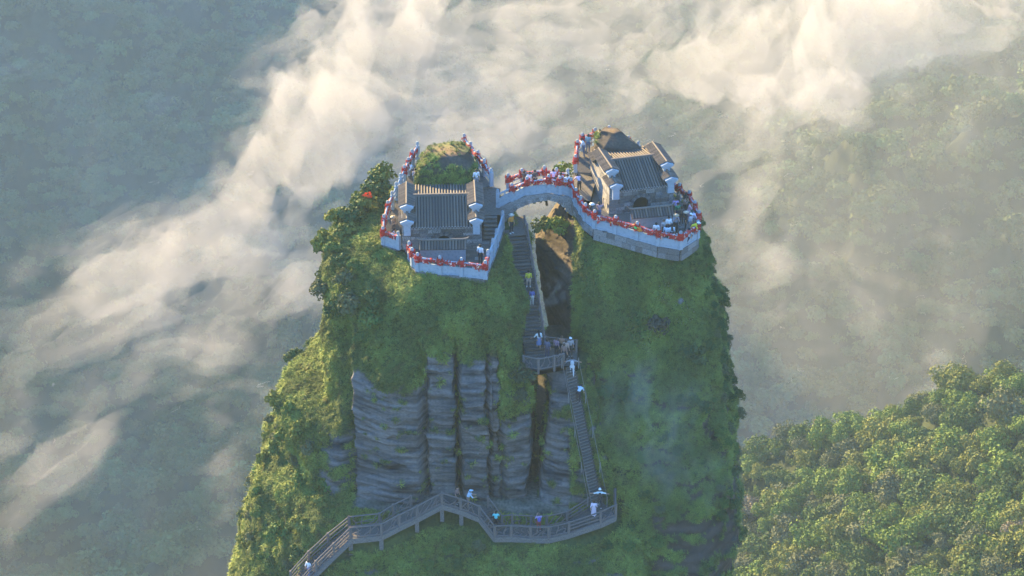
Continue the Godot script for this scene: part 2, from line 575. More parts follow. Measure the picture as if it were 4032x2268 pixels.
const FOOT := [
	[-16.8, [-4.5, 2.4, 0.5, 3.0, 5, 3.4, 8.6, 3.0, 10, -2, 3, -14, -3, -19, -10, -20, -16.3, -15, -18.4, -9, -17.2, -3.2, -12.8, 2.0, -8.5, 2.8]],
	[-18.0, [-4.5, 5.2, 0.5, 6.0, 5, 6.2, 9.0, 5.8, 12, -2, 3, -16, -3, -20, -10, -21, -17.2, -15, -19.4, -9, -18.6, -1.6, -14.4, 4.4, -8.5, 5.8]],
	[-20.0, [-4.5, 7.6, 0.5, 8.3, 5, 8.5, 9.6, 7.8, 12, -2, 3, -17, -3, -21, -10, -22, -18, -15, -20.2, -9, -19.8, -0.4, -15.4, 6.4, -8.5, 7.8]],
	[-27.0, [-4.5, 11.3, 0.5, 11.8, 5, 11.8, 11, 10.4, 14, -2, 3, -19, -3, -23, -10, -24, -20, -15, -22.0, -9, -21.8, 2.0, -16.0, 9.4, -8.5, 11.4]],
	[-60.0, [-4.5, 24, 0.5, 24, 5, 24, 14, 21, 20, 0, 6, -26, -3, -30, -12, -30, -27, -18, -30, -9, -30, 6, -22, 19, -10, 24]],
	[-190.0, [-4.5, 60, 5, 60, 20, 54, 40, 30, 50, 0, 30, -60, -3, -75, -30, -70, -55, -40, -60, -9, -60, 16, -50, 44, -20, 58]],
]
const WEST_TOP := [
	[4.2, [-4.9, -13.0, -3.7, -13.4, -3.4, -14.6, -4.4, -15.5, -6.2, -15.2, -6.8, -13.9, -6.1, -13.0]],
	[3.6, [-5.2, -11.8, -3.2, -11.8, -2.8, -13.2, -3.7, -15.8, -6.5, -15.6, -7.3, -13.6, -7.1, -11.9]],
	[2.0, [-5.2, -11.3, -3.1, -11.3, -2.6, -13, -3.6, -15.9, -6.6, -15.8, -7.5, -13.4, -7.5, -11.4]],
	[-0.4, [-5.2, -11.1, -3.0, -11.1, -2.4, -13, -3.5, -16, -6.8, -16, -7.8, -13.4, -7.9, -11.2]],
]
const EAST_TOP := [
	[5.1, [8.0, -15.3, 8.6, -15.7, 8.3, -16.4, 7.3, -16.5, 7.0, -15.8]],
	[4.5, [8.6, -13.9, 9.9, -14.5, 9.3, -15.7, 8, -16.9, 6.7, -16.4, 6.6, -15, 7.2, -14.1]],
	[3.2, [8.6, -13.4, 10.6, -14, 9.8, -15.6, 8, -17.2, 6.4, -16.5, 6.2, -14.8, 6.8, -13.7]],
	[0.4, [8.6, -13.0, 11.2, -13.6, 10.2, -15.8, 8, -17.4, 6, -16.6, 5.8, -14.8, 6.4, -13.4]],
]
const FISSURE := [[-12.3, 0.35, 1.0], [-6.55, 0.2, 0.9], [-4.05, 0.16, 1.6], [-1.75, 0.12, 1.1], [-0.75, 0.12, 0.7]]

var stair_lines := []   # [from, to, half width, sink]: the rock keeps below what is built on it

func radius_table(pts: Array, centre: Vector2, nu: int, angles: PackedFloat32Array) -> PackedFloat32Array:
	var out := PackedFloat32Array()
	out.resize(nu)
	var n := pts.size() / 2
	for k in nu:
		var d := Vector2(sin(angles[k]), cos(angles[k]))
		var best := 0.0
		for i in n:
			var a := Vector2(pts[2 * i], pts[2 * i + 1]) - centre
			var j := (i + 1) % n
			var b := Vector2(pts[2 * j], pts[2 * j + 1]) - centre
			var e := b - a
			var den := d.cross(e)
			if absf(den) < 1e-7: continue
			var t := a.cross(e) / den
			var s := a.cross(d) / den
			if s >= -1e-5 and s <= 1.00001 and t > best: best = t
		out[k] = best
	for pass_ in 2:
		var src := out.duplicate()
		for k in nu:
			out[k] = (src[(k + nu - 1) % nu] + src[k] * 2.0 + src[(k + 1) % nu]) * 0.25
	return out

# 1 where the rock is bare, 0 where it is grown over
func bare(which: int, p: Vector3, n: FastNoiseLite) -> float:
	var w := n.get_noise_3d(p.x * 0.9, p.y * 1.6, p.z * 0.9)
	var b := 0.0
	if which == 0:
		var top := -7.2 if p.x < -6.5 else -5.0 if p.x < -4.0 else -5.4 if p.x < -0.8 else -9.8
		top += w * 1.1
		b = smoothstep(0.35, -0.35, p.y - top) * smoothstep(-13.0, -12.2, p.x + w * 0.4) * smoothstep(2.6, 3.0, 5.0)
		b *= 1.0 - smoothstep(0.34, 0.55, n.get_noise_3d(p.x * 1.2 + 40, p.y * 3.0, 3.0))
		# small grown ledges between the slabs
		if p.z < -2.5: b *= 0.35
		if p.x < -12.6 and p.y < -12.5 and p.x > -14.4: b = maxf(b, smoothstep(-0.2, 0.15, w + 0.15))
		# the ravine's side
		if p.x > 0.9 and p.z < 0.5: b = maxf(b, smoothstep(-0.5, 0.2, w + 0.1))
	elif which == 1:
		b = smoothstep(0.42, 0.6, n.get_noise_3d(p.x * 0.7 + 9, p.y * 2.4, p.z * 0.7) + (0.15 if p.y < -7.0 else -0.15))
		if p.x > 10.5 and p.y < -17.2: b = maxf(b, smoothstep(-0.25, 0.1, w + 0.12))
		if p.x > 13.0 and p.y < -10.0: b = maxf(b, smoothstep(0.1, 0.3, w))
		if p.x < 4.9 and p.y < 0.4: b = maxf(b, smoothstep(-0.6, 0.0, w + 0.3) * smoothstep(5.3, 4.3, p.x + (p.z + 5.0) * 0.1))
	elif which == 2:
		b = smoothstep(-0.1, 0.2, w + (0.3 if p.x < 4.4 else -0.2) + (0.2 if p.y < -13.0 else 0.0))
	elif which == 4:
		b = maxf(smoothstep(3.4, 3.9, p.y + w * 0.7) * smoothstep(-15.0, -14.4, p.z + w) * smoothstep(-0.35, 0.0, w), smoothstep(0.25, 0.45, n.get_noise_3d(p.x * 0.8, p.y * 4.0, p.z)) * 0.8)
	elif which == 5:
		b = 1.0 - smoothstep(7.4, 6.6, p.x + w * 1.2) * smoothstep(4.2, 4.8, p.y)
	else:
		b = smoothstep(0.3, 0.5, n.get_noise_3d(p.x * 0.6, p.y * 3.0, p.z * 0.6) + (0.0 if p.y < -18.5 else -0.3))
		if p.y > -17.3 and p.x > -12.0: b = maxf(b, 0.8)
	return clampf(b, 0.0, 1.0)

var grown := []   # [position, normal, tower] where plants root

func tower(which: int, called: String, label: String, levels: Array, centre: Vector2, nu: int, dy: float, y_hi: float, y_lo: float, coarse_from: float, cap_to := 0.0) -> void:
	var n_form: FastNoiseLite = nz.form
	var n_med: FastNoiseLite = nz.med
	var n_clump: FastNoiseLite = nz.clump
	var n_strat: FastNoiseLite = nz.strata
	var n_mask: FastNoiseLite = nz.mask
	var n_tint: FastNoiseLite = nz.tint
	var n_block: FastNoiseLite = nz.block
	# angles: three quarters of the columns on the side towards the valley's mouth
	var ang := PackedFloat32Array()
	ang.resize(nu)
	for k in nu:
		var t := float(k) / nu
		ang[k] = lerpf(-1.95, 1.95, t / 0.8) if t < 0.8 else lerpf(1.95, TAU - 1.95, (t - 0.8) / 0.2)
	var tabs := []
	for l in levels: tabs.append(radius_table(l[1], centre, nu, ang))
	var ys := PackedFloat32Array()
	var y := y_hi
	while y > y_lo:
		ys.append(y)
		y -= dy if y > coarse_from else dy * 3.0 if y > coarse_from - 8.0 else 2.5
	ys.append(y_lo)
	var rows := ys.size() + 1
	var pos := PackedVector3Array()
	var col := PackedColorArray()
	pos.resize(rows * nu)
	col.resize(rows * nu)
	for r in rows:
		var yy := ys[maxi(r - 1, 0)]
		var i := 0
		while i < levels.size() - 2 and yy < levels[i + 1][0]: i += 1
		var y1: float = levels[i][0]
		var y2: float = levels[i + 1][0]
		var t := clampf((y1 - yy) / (y1 - y2), 0, 1)
		var ta: PackedFloat32Array = tabs[maxi(i - 1, 0)]
		var tb: PackedFloat32Array = tabs[i]
		var tc: PackedFloat32Array = tabs[i + 1]
		var td: PackedFloat32Array = tabs[mini(i + 2, levels.size() - 1)]
		for k in nu:
			var sn := sin(ang[k])
			var cs := cos(ang[k])
			if r == 0:
				# the cap: one ring drawn in towards the middle
				pos[k] = Vector3(centre.x, yy + cap_to, centre.y)
				col[k] = Color(0.05, 0.06, 0.03) if which < 4 else Color(0.11, 0.09, 0.072)
				continue
			var rad := lerpf(tb[k], tc[k], t)
			rad = lerpf(rad, cubic_interpolate(tb[k], tc[k], ta[k], td[k], t), 0.4)
			var p := Vector3(centre.x + sn * rad, yy, centre.y + cs * rad)
			var b := bare(which, p, n_mask)
			var d := n_form.get_noise_3dv(p) * lerpf(0.9, 0.3, b) + n_med.get_noise_3d(p.x, p.y * 0.8, p.z) * lerpf(0.34, 0.04, b)
			var edge := clampf((levels[0][0] - yy) / 1.2, 0.0, 1.0) if which < 4 else 0.45
			d *= edge
			# thin beds of slate, dipping a little to the east
			var bed := yy + p.x * 0.05 + n_med.get_noise_2d(p.x * 0.25, p.z * 0.25) * 0.1
			# broken beds: irregular blocks, each a little proud of, or behind, its neighbours
			var big := n_block.get_noise_3d(p.x * 0.42, bed * 2.3, p.z * 0.42)
			var small := n_block.get_noise_3d(p.x * 1.05 + 60.0, bed * 5.6, p.z * 1.05)
			var ledge := big * 0.09 + small * 0.03
			var streak := n_strat.get_noise_3d(p.x * 0.3, bed * 4.2, p.z * 0.3 + 30.0)
			ledge += clampf(streak * 3.5, -1.0, 1.0) * 0.012
			var cl := absf(n_clump.get_noise_3dv(p * 1.0))
			var lump := (0.5 - cl) * (0.3 if which == 1 else 0.45)
			var shape := lerpf(lump, ledge, b) * edge
			var crack := 0.0
			if which == 0 and cs > 0.2:
				for f in FISSURE:
					var fx: float = f[0] + n_med.get_noise_2d(yy * 1.3, f[0] * 9.0) * 0.35 + (yy + 10.0) * -0.02
					var w: float = absf(p.x - fx) / f[1]
					if w < 2.5: crack = maxf(crack, clampf(1.6 - w, 0.0, 1.0) * f[2] * smoothstep(-3.2, -5.5, yy))
				# each slab stands at its own depth
				shape += (0.3 if p.x < -6.5 else -0.1 if p.x < -4.0 else 0.3 if p.x < -1.5 else -0.15 if p.x < -0.7 else 0.1) * smoothstep(-5.0, -7.5, yy)
				shape += n_med.get_noise_2d(p.x * 0.45 + 20.0, yy * 0.2) * 0.14 * b
			rad += d + shape - crack
			p = Vector3(centre.x + sn * rad, yy + n_med.get_noise_3d(p.z, p.x, p.y) * 0.12 * edge * (1.0 - b), centre.y + cs * rad)
			pos[r * nu + k] = p
			var v := n_tint.get_noise_3d(p.x * 0.6, bed * 3.0, p.z * 0.6)
			var v2 := n_tint.get_noise_3dv(p * 0.35)
			var slate := Color(0.135, 0.132, 0.132) * (1.0 + v * 0.7 + v2 * 0.4 + clampf(streak * 1.1, -0.35, 0.4) + big * 0.22 + small * 0.2) + Color(0.035, 0.012, -0.01) * v2
			if which == 1 or which > 3 or p.z < 0.0 and p.x > 1.0: slate = Color(0.088, 0.07, 0.056) * (1.0 + v * 0.9) + Color(0.02, 0.01, -0.0) * v2
			var turf := Color(0.085, 0.11, 0.036) * (1.0 + v2 * 0.6)
			col[r * nu + k] = turf.lerp(slate, b)
			col[r * nu + k].a = b
	# nothing of the rock stands above the steps, floors and walkways laid on it
	for q in pos.size():
		for l in stair_lines:
			var a: Vector3 = l[0]
			var e: Vector3 = l[1] - a
			var flat := Vector2(e.x, e.z)
			var pt := Vector2(pos[q].x - a.x, pos[q].z - a.z)
			var t := pt.dot(flat) / flat.length_squared()
			if t < -0.04 or t > 1.04: continue
			t = clampf(t, 0, 1)
			if (pt - flat * t).length() < l[2]:
				var lim: float = a.y + e.y * t - l[3]
				var over := pos[q].y - lim
				if over > 0.0 and over < 0.8: pos[q].y = lim
				elif over >= 0.8 and over < 2.8:
					# a face beside the way stands back from it
					var on := Vector2(a.x, a.z) + flat * t
					var back: Vector2 = (centre - on).normalized() * l[2]
					pos[q].x = on.x + back.x
					pos[q].z = on.y + back.y
	var o := obj(called, grid_mesh(pos, nu, rows, col, true, false), M.rock)
	tag(o, label, "", "", "structure")
	# where plants can root
	var head := CAM
	if which == 4:
		for k in nu:
			var ca := pos[k]
			var cb := pos[nu + k]
			var cc := pos[nu + (k + 1) % nu]
			grown.append([ca, cb, cc, Vector3.UP, (cb - ca).cross(cc - ca).length() * 0.1, which, true])
	for r in range(1, rows - 1):
		for k in nu:
			var a := pos[r * nu + k]
			var b := pos[r * nu + (k + 1) % nu]
			var c := pos[(r + 1) * nu + k]
			if a.y < -29.0: continue
			var nn := (c - a).cross(b - a)
			var area := nn.length()
			if area < 1e-6: continue
			nn /= area
			if nn.dot((head - a).normalized()) < -0.25: continue
			var green := 1.0 - col[r * nu + k].a
			if green < 0.25: continue
			grown.append([a, b, c, nn, area * green, which])

# ------------------------------------------------------------------ plants on the rock

func blade_tuft(sd: int, n: int, tall: float, wide: float) -> ArrayMesh:
	var r := RandomNumberGenerator.new()
	r.seed = sd
	var v := PackedVector3Array()
	var nn := PackedVector3Array()
	var cl := PackedColorArray()
	for i in n:
		var a := r.randf() * TAU
		var o := Vector3(cos(a), 0, sin(a))
		var s := Vector3(-o.z, 0, o.x) * wide * r.randf_range(0.7, 1.3)
		var h := tall * r.randf_range(0.55, 1.2)
		var root := o * r.randf() * tall * 0.5
		var mid := root + Vector3(0, h * 0.65, 0) + o * h * 0.3
		var tip := root + Vector3(0, h * r.randf_range(0.35, 0.9), 0) + o * h * r.randf_range(0.7, 1.1)
		var b := r.randf_range(0.65, 1.35)
		var c := Color(b * r.randf_range(0.9, 1.15), b, b * r.randf_range(0.8, 1.1))
		for f in [[root - s, mid + s, mid - s], [root - s, root + s, mid + s], [mid - s, mid + s, tip]]:
			var nf: Vector3 = (f[2] - f[0]).cross(f[1] - f[0]).normalized()
			if nf.y < 0:
				nf = -nf
				f = [f[0], f[2], f[1]]
			nf = (nf + Vector3(0, 0.35, 0)).normalized()
			for t in f:
				v.append(t)
				cl.append(c)
				nn.append(nf)
	var arr := []
	arr.resize(Mesh.ARRAY_MAX)
	arr[Mesh.ARRAY_VERTEX] = v
	arr[Mesh.ARRAY_NORMAL] = nn
	arr[Mesh.ARRAY_COLOR] = cl
	var m := ArrayMesh.new()
	m.add_surface_from_arrays(Mesh.PRIMITIVE_TRIANGLES, arr)
	return m

func root_basis(n: Vector3, up_share: float, s: float) -> Basis:
	var u := n.lerp(Vector3.UP, up_share).normalized()
	var x := u.cross(Vector3(rng.randfn(), rng.randfn(), rng.randfn())).normalized()
	return Basis(x, u, x.cross(u)).scaled(Vector3.ONE * s)

func ground_cover() -> void:
	rng.seed = 5
	var tint: FastNoiseLite = nz.tint
	var xf := [[], [], [], []]
	var cols := [[], [], [], []]
	for g in grown:
		var a: Vector3 = g[0]
		var near_top := a.y > -8.0
		var want: float = g[4] * (46.0 if a.z > -9.0 else 30.0)
		var count := int(want) + (1 if rng.randf() < want - int(want) else 0)
		for i in count:
			var u := rng.randf()
			var w := rng.randf()
			if g.size() > 6 and u + w > 1.0:
				u = 1.0 - u
				w = 1.0 - w
			var p: Vector3 = a + (g[1] - a) * u + (g[2] - a) * w
			var hit := false
			for l in stair_lines:
				var e: Vector3 = l[1] - l[0]
				var flat := Vector2(e.x, e.z)
				var pt := Vector2(p.x - l[0].x, p.z - l[0].z)
				var t := clampf(pt.dot(flat) / flat.length_squared(), 0, 1)
				if (pt - flat * t).length() < l[2] - 0.1 and absf(p.y - (l[0].y + e.y * t)) < 2.0:
					hit = true
					break
			if hit: continue
			var v := tint.get_noise_3dv(p * 0.5)
			var v2 := tint.get_noise_3dv(p * 1.7 + Vector3(50, 0, 0))
			var k := 0
			if v2 > (0.4 if g[5] == 1 else 0.2): k = 1
			elif v2 < (-0.42 if g[5] == 1 else -0.2): k = 2
			if v > 0.22 and rng.randf() < 0.5: k = 3
			var s := rng.randf_range(0.75, 1.35)
			xf[k].append(Transform3D(root_basis(g[3], 0.35, s), p))
			var c := Color(0.2, 0.255, 0.058).lerp(Color(0.125, 0.165, 0.048), clampf(0.5 - v * 2.2, 0, 1))
			if v2 > 0.2: c = c.lerp(Color(0.14, 0.13, 0.055), clampf((v2 - 0.2) * 2.5, 0, 0.8))
			cols[k].append(c * rng.randf_range(0.75, 1.25))
	var meshes := [blade_tuft(1, 13, 0.2, 0.014), leaf_mass(2, 20, 3, 0.3, 0.6, 0.3), leaf_mass(3, 24, 4, 0.2, 0.7, 0.2), blade_tuft(4, 10, 0.3, 0.02)]
	for k in [1, 2]:
		for i in xf[k].size():
			var t: Transform3D = xf[k][i]
			xf[k][i] = Transform3D(t.basis.scaled(Vector3.ONE * 0.24), t.origin)
	var say := ["short green grass covering the steep slopes of the rock", "broad-leaved herbs growing among the grass on the rock", "small-leaved creepers growing on the rock", "long drooping grass on the rock"]
	for k in 4:
		multi(["grass", "herb_foliage", "creeper_foliage", "long_grass"][k], meshes[k], M.leaf, xf[k], cols[k], say[k])

var shrub_crowns := []
var shrub_stem: ArrayMesh

func shrub(p: Vector3, n: Vector3, s: float, col: Color, label: String, group := "", stretch := 1.0, called := "shrub") -> Node3D:
	var t := thing(called, label, "shrub", p, 0.0, group)
	var up := n.lerp(Vector3.UP, 0.6).normalized()
	var x := up.cross(Vector3(rng.randfn(), rng.randfn(), rng.randfn())).normalized()
	t.transform.basis = Basis(x * s, up * s * stretch, x.cross(up) * s)
	obj("stem", shrub_stem, M.bark, t)
	obj("crown", shrub_crowns[rng.randi() % shrub_crowns.size()], leaf_of(col), t)
	return t

func leaf_of(c: Color) -> StandardMaterial3D:
	var key := "leaf %02d %02d %02d" % [int(c.r * 200), int(c.g * 200), int(c.b * 200)]
	if not M.has(key):
		var m := StandardMaterial3D.new()
		m.resource_name = key
		m.vertex_color_use_as_albedo = true
		m.albedo_color = lin(c)
		m.roughness = 0.7
		m.metallic_specular = 0.25
		m.backlight_enabled = true
		m.backlight = lin(c * 0.9)
		M[key] = m
	return M[key]

func shrubs() -> void:
	rng.seed = 77
	for k in 6:
		shrub_crowns.append(leaf_mass(500 + k, 560, 10, 0.17, 0.85, 0.25))
	var st := new_st()
	tube(st, [Vector3(0, -0.35, 0), Vector3(0.03, 0.1, 0), Vector3(0.0, 0.4, 0.03)], [0.06, 0.045, 0.02], 6)
	for k in 4:
		var a := TAU * k / 4 + 0.7
		tube(st, [Vector3(0, 0.05, 0), Vector3(cos(a) * 0.22, 0.28, sin(a) * 0.22), Vector3(cos(a) * 0.42, 0.45 + k * 0.05, sin(a) * 0.42)], [0.035, 0.022, 0.008], 5)
	shrub_stem = st.commit()
	var placed := []
	for e in [[Vector3(2.6, -1.0, -10.8), 1.2, "bushy shrub on the outcrop under the bridge, left of two"], [Vector3(3.6, -0.7, -10.0), 1.2, "yellow-green shrub on the outcrop under the bridge, right of two"], [Vector3(3.9, 0.5, -14.6), 2.1, "yellow-green bush rising behind the bridge's east end"], [Vector3(2.7, -0.2, -14.5), 1.8, "dark bush behind the bridge, left of the yellow-green one"]]:
		shrub(e[0], Vector3(-0.3, 1, 0.2), e[1], Color(0.15, 0.19, 0.04) if e[2].begins_with("yellow") else Color(0.08, 0.12, 0.04), e[2], "shrubs on the pinnacles")
	for e in [[Vector3(-10.5, -0.2, -14.6), 1.9, "tall dark green shrub behind the left railing, at the west pinnacle's rear"], [Vector3(-10.4, 0.3, -16.0), 1.7, "rearmost yellow-green shrub on the west pinnacle, against the mist"], [Vector3(-11.7, -0.5, -13.2), 1.75, "broad yellow-green shrub on the west pinnacle's rim, around the orange-red cloth"], [Vector3(-12.4, -0.8, -11.4), 1.6, "dark shrub on the west pinnacle's rim, in front of the cloth"], [Vector3(-12.9, -1.3, -9.8), 1.5, "yellow-green shrub at the turn of the west pinnacle's rim"]]:
		shrub(e[0], Vector3(-0.2, 1, 0.1), e[1], Color(0.12, 0.155, 0.045) if e[2].contains("yellow") else Color(0.07, 0.11, 0.04), e[2], "shrubs on the pinnacles")
		placed.append([e[0], e[1] * 0.7])
	shrub(Vector3(11.0, -4.7, -2.1), Vector3(0, 0.6, 0.8), 1.15, Color(0.09, 0.085, 0.06), "large dark greyish shrub on the east pinnacle's grass slope", "shrubs on the pinnacles")
	shrub(Vector3(13.6, -6.6, -0.9), Vector3(0, 0.6, 0.8), 1.3, Color(0.08, 0.11, 0.045), "broad dull green shrub on the east pinnacle's slope, right of the greyish one", "shrubs on the pinnacles")
	shrub(Vector3(0.7, -6.6, 1.5), Vector3(0, 0.6, 0.8), 1.2, Color(0.075, 0.09, 0.045), "dark shrub hanging over the slate beside the upper landing", "shrubs on the pinnacles")
	shrub(Vector3(0.4, -8.3, 1.9), Vector3(0, 0.4, 0.9), 1.15, Color(0.08, 0.095, 0.05), "dark shrub hanging over the slate, below the one beside the landing", "shrubs on the pinnacles")
	var order := range(grown.size())
	for i in order.size():
		var j := rng.randi_range(i, order.size() - 1)
		var sw = order[i]
		order[i] = order[j]
		order[j] = sw
	var kinds := [["dark green", Color(0.07, 0.115, 0.04)], ["mid green", Color(0.10, 0.16, 0.045)], ["yellow-green", Color(0.16, 0.19, 0.05)], ["grey-green", Color(0.12, 0.14, 0.07)]]
	for i in order:
		if placed.size() > 280: break
		var g: Array = grown[i]
		var p: Vector3 = g[0]
		var s := 0.0
		var level := "near the top" if p.y > -1.6 else "level with the long stair" if p.y > -5.2 else "level with the upper landing" if p.y > -7.5 else "level with the upper steps" if p.y > -11.5 else "level with the lower steps" if p.y > -15.0 else "level with the walkway" if p.y > -18.5 else "below the walkway" if p.y > -21.5 else "low down"
		var where := ""
		if g[5] == 0 and p.x < -9.6 and p.y > -5.2 and p.y < 0.4:
			s = rng.randf_range(0.7, 1.35)
			where = "on the west flank%s, %s" % [" by the terrace" if p.x > -11.0 else " at its rim" if p.x < -13.2 else "", level]
		elif g[5] == 0 and p.y <= -5.2 and p.y > -12.7 and p.x < -11.5 and rng.randf() < 0.85:
			continue
		elif (g[5] == 0 or g[5] == 3) and p.x < -13.0 and p.y <= -12.7 and p.y > -28.0:
			s = rng.randf_range(0.6, 1.25)
			where = "on the west shoulder%s, %s" % [" by the mist" if p.x < -17.0 else " by the slate" if p.x > -14.5 else "", level]
		elif g[5] == 1 and p.x > 14.2 and p.y < -0.5:
			s = rng.randf_range(0.4, 0.85)
			where = "on the east rim%s, %s" % [" towards the rear" if p.z < -8.0 else "", level]
		elif g[5] == 1 and p.y < -9.0 and p.x > 6.5 and rng.randf() < 0.35:
			s = rng.randf_range(0.45, 0.95)
			where = "on the east slope%s, %s" % [" by the steps" if p.x < 9 else " towards the rim" if p.x > 12 else "", level]
		elif g[5] == 3 and p.y < -18.3 and p.x > -9.0 and rng.randf() < 0.8:
			s = rng.randf_range(0.5, 1.0)
			where = "on the slope under the %s%s" % ["walkway's bend" if p.x < -3.5 else "level walkway" if p.x < 4.5 else "lower landing", ", low down" if p.y < -21.5 else ""]
		else:
			continue
		var ok := true
		for q in placed:
			if p.distance_to(q[0]) < (s + q[1]) * 0.62:
				ok = false
				break
		for l in stair_lines:
			if not ok: break
			var e: Vector3 = l[1] - l[0]
			var t := clampf((p - l[0]).dot(e) / e.length_squared(), 0, 1)
			if (p - l[0] - e * t).length() < l[2] + s * 0.9: ok = false
		if not ok: continue
		placed.append([p, s])
		var k: int = rng.randi() % 4 if where.contains("west") else [0, 0, 1, 3][rng.randi() % 4]
		shrub(p, g[3], s, kinds[k][1], "%s %s shrub %s" % ["large" if s > 1.05 else "small" if s < 0.7 else "bushy", kinds[k][0], where], "shrubs on the pinnacles", rng.randf_range(0.85, 1.25))


# nearest spot on the grown rock to a place
func rooted(p: Vector3, reach: float) -> Array:
	var out := []
	for g in grown:
		if g[0].distance_to(p) < reach: out.append(g)
	return out

func flowers() -> void:
	rng.seed = 91
	var st := new_st()
	for k in 5:
		var a := TAU * k / 5
		var d := Vector3(cos(a), 0.25, sin(a))
		var w := Vector3(-sin(a), 0, cos(a)) * 0.5
		st.set_normal(Vector3.UP)
		for v in [Vector3.ZERO, d * 0.7 + w * 0.6, d, Vector3.ZERO, d, d * 0.7 - w * 0.6]: st.add_vertex(v)
	var petal := st.commit()
	var spots := [[Vector3(9.9, -4.7, -2.0), 0.9, 70, "patch of white flowers low in the east pinnacle's grass"], [Vector3(11.2, -2.2, -3.0), 0.7, 26, "white flowers below the right terrace's front corner"], [Vector3(5.8, -1.6, -5.9), 0.6, 26, "white flowers under the bridge end's parapet"], [Vector3(6.4, -2.4, -4.8), 0.7, 30, "white flowers by the ravine's edge on the east pinnacle"], [Vector3(12.9, -3.4, -2.2), 0.6, 20, "white flowers beside the greyish shrub"], [Vector3(-13.0, -18.6, 5.2), 0.7, 14, "pale flowers on the slope left of the walkway"]]
	for s in spots:
		var near := rooted(s[0], s[1] + 0.5)
		if near.is_empty(): continue
		var xf := []
		for i in s[2]:
			var g: Array = near[rng.randi() % near.size()]
			xf.append(Transform3D(root_basis(g[3], 0.5, rng.randf_range(0.035, 0.06)), g[0] + g[3] * rng.randf_range(0.12, 0.26)))
		multi("white_flowers", petal, dye("petal", Color(0.7, 0.7, 0.66)), xf, [], s[3])
	# stones and cloth caught in the green
	for e in [[Vector3(12.4, -2.6, -2.7), 0.28, "dark flat stone in the grass below the right terrace's corner"], [Vector3(-6.0, -19.6, 7.2), 0.26, "grey stone on the slope below the walkway"]]:
		var near := rooted(e[0], 1.6)
		if near.is_empty(): continue
		var g: Array = near[0]
		for c in near:
			if c[0].distance_to(e[0]) < g[0].distance_to(e[0]): g = c
		var b := new_st()
		ellipsoid(b, Vector3.ZERO, Vector3(1.0, 0.7, 0.8), -1.0, 5, 7)
		var o := obj("boulder", b.commit(), M.stone_c, null, Transform3D(root_basis(g[3], 0.3, e[1]), g[0] + g[3] * 0.1))
		tag(o, e[2], "boulder")
	var cl := new_st()
	for i in 14:
		var p := Vector3(rng.randf_range(-0.3, 0.3), rng.randf_range(-0.1, 0.3), rng.randf_range(-0.2, 0.2))
		strip(cl, [p, p + Vector3(0.12, 0.1, 0.05), p + Vector3(0.25, 0.02, 0.0)], Vector3(0.03, 0.06, 0), Color(0.6, 0.07, 0.02))
	tag(obj("cloth", cl.commit(), M.cloth, null, Transform3D(Basis.IDENTITY, Vector3(-11.4, 1.15, -12.2))), "orange-red cloth caught in the shrubs left of the west pinnacle's top", "cloth")
	var sc := new_st()
	for i in 8:
		var p := Vector3(rng.randf_range(-0.22, 0.22), rng.randf_range(0.95, 1.25), 0.12)
		strip(sc, [p, p + Vector3(0.1, -0.06, 0.06), p + Vector3(0.2, -0.14, 0.02)], Vector3(0.02, 0.05, 0), Color(0.02, 0.5, 0.12) if p.x < 0 else Color(0.75, 0.28, 0.02))
	tag(obj("scarf", sc.commit(), M.cloth, null, Transform3D(Basis.IDENTITY, Vector3(9.3, 1.07, -5.3))), "green and orange scarf tied to the right terrace's front parapet", "scarf")

# ------------------------------------------------------------------ masonry

var unit: ArrayMesh
var counts := {}

# a part that is a box: place, size, turn
func brick(called: String, parent: Node, c: Vector3, s: Vector3, mat: Material, b := Basis.IDENTITY) -> MeshInstance3D:
	var o := MeshInstance3D.new()
	o.mesh = unit
	o.material_override = mat
	part_name(o, called, parent)
	o.transform = Transform3D(b * Basis.from_scale(s), c)
	return o

func part_name(o: Node, called: String, parent: Node) -> void:
	var key := "%d %s" % [parent.get_instance_id(), called]
	var k: int = counts.get(key, 0)
	counts[key] = k + 1
	o.name = called if k == 0 else "%s_%03d" % [called, k]
	parent.add_child(o, true)

func part(called: String, mesh: Mesh, mat: Material, parent: Node, t := Transform3D.IDENTITY) -> MeshInstance3D:
	var o := MeshInstance3D.new()
	o.mesh = mesh
	o.material_override = mat
	part_name(o, called, parent)
	o.transform = t
	return o

# an upright slab between two floor points; its feet and head follow their heights
func slab(st: SurfaceTool, a: Vector3, b: Vector3, y0: float, y1: float, th: float, col := Color.WHITE, y0b := 1e9, y1b := 1e9) -> void:
	if y0b > 1e8: y0b = y0
	if y1b > 1e8: y1b = y1
	var side := Vector3(b.z - a.z, 0, a.x - b.x).normalized() * th * 0.5
	var q := [a + side + Vector3(0, y0, 0), b + side + Vector3(0, y0b, 0), b + side + Vector3(0, y1b, 0), a + side + Vector3(0, y1, 0),
		a - side + Vector3(0, y0, 0), b - side + Vector3(0, y0b, 0), b - side + Vector3(0, y1b, 0), a - side + Vector3(0, y1, 0)]
	hexa(st, q, col)

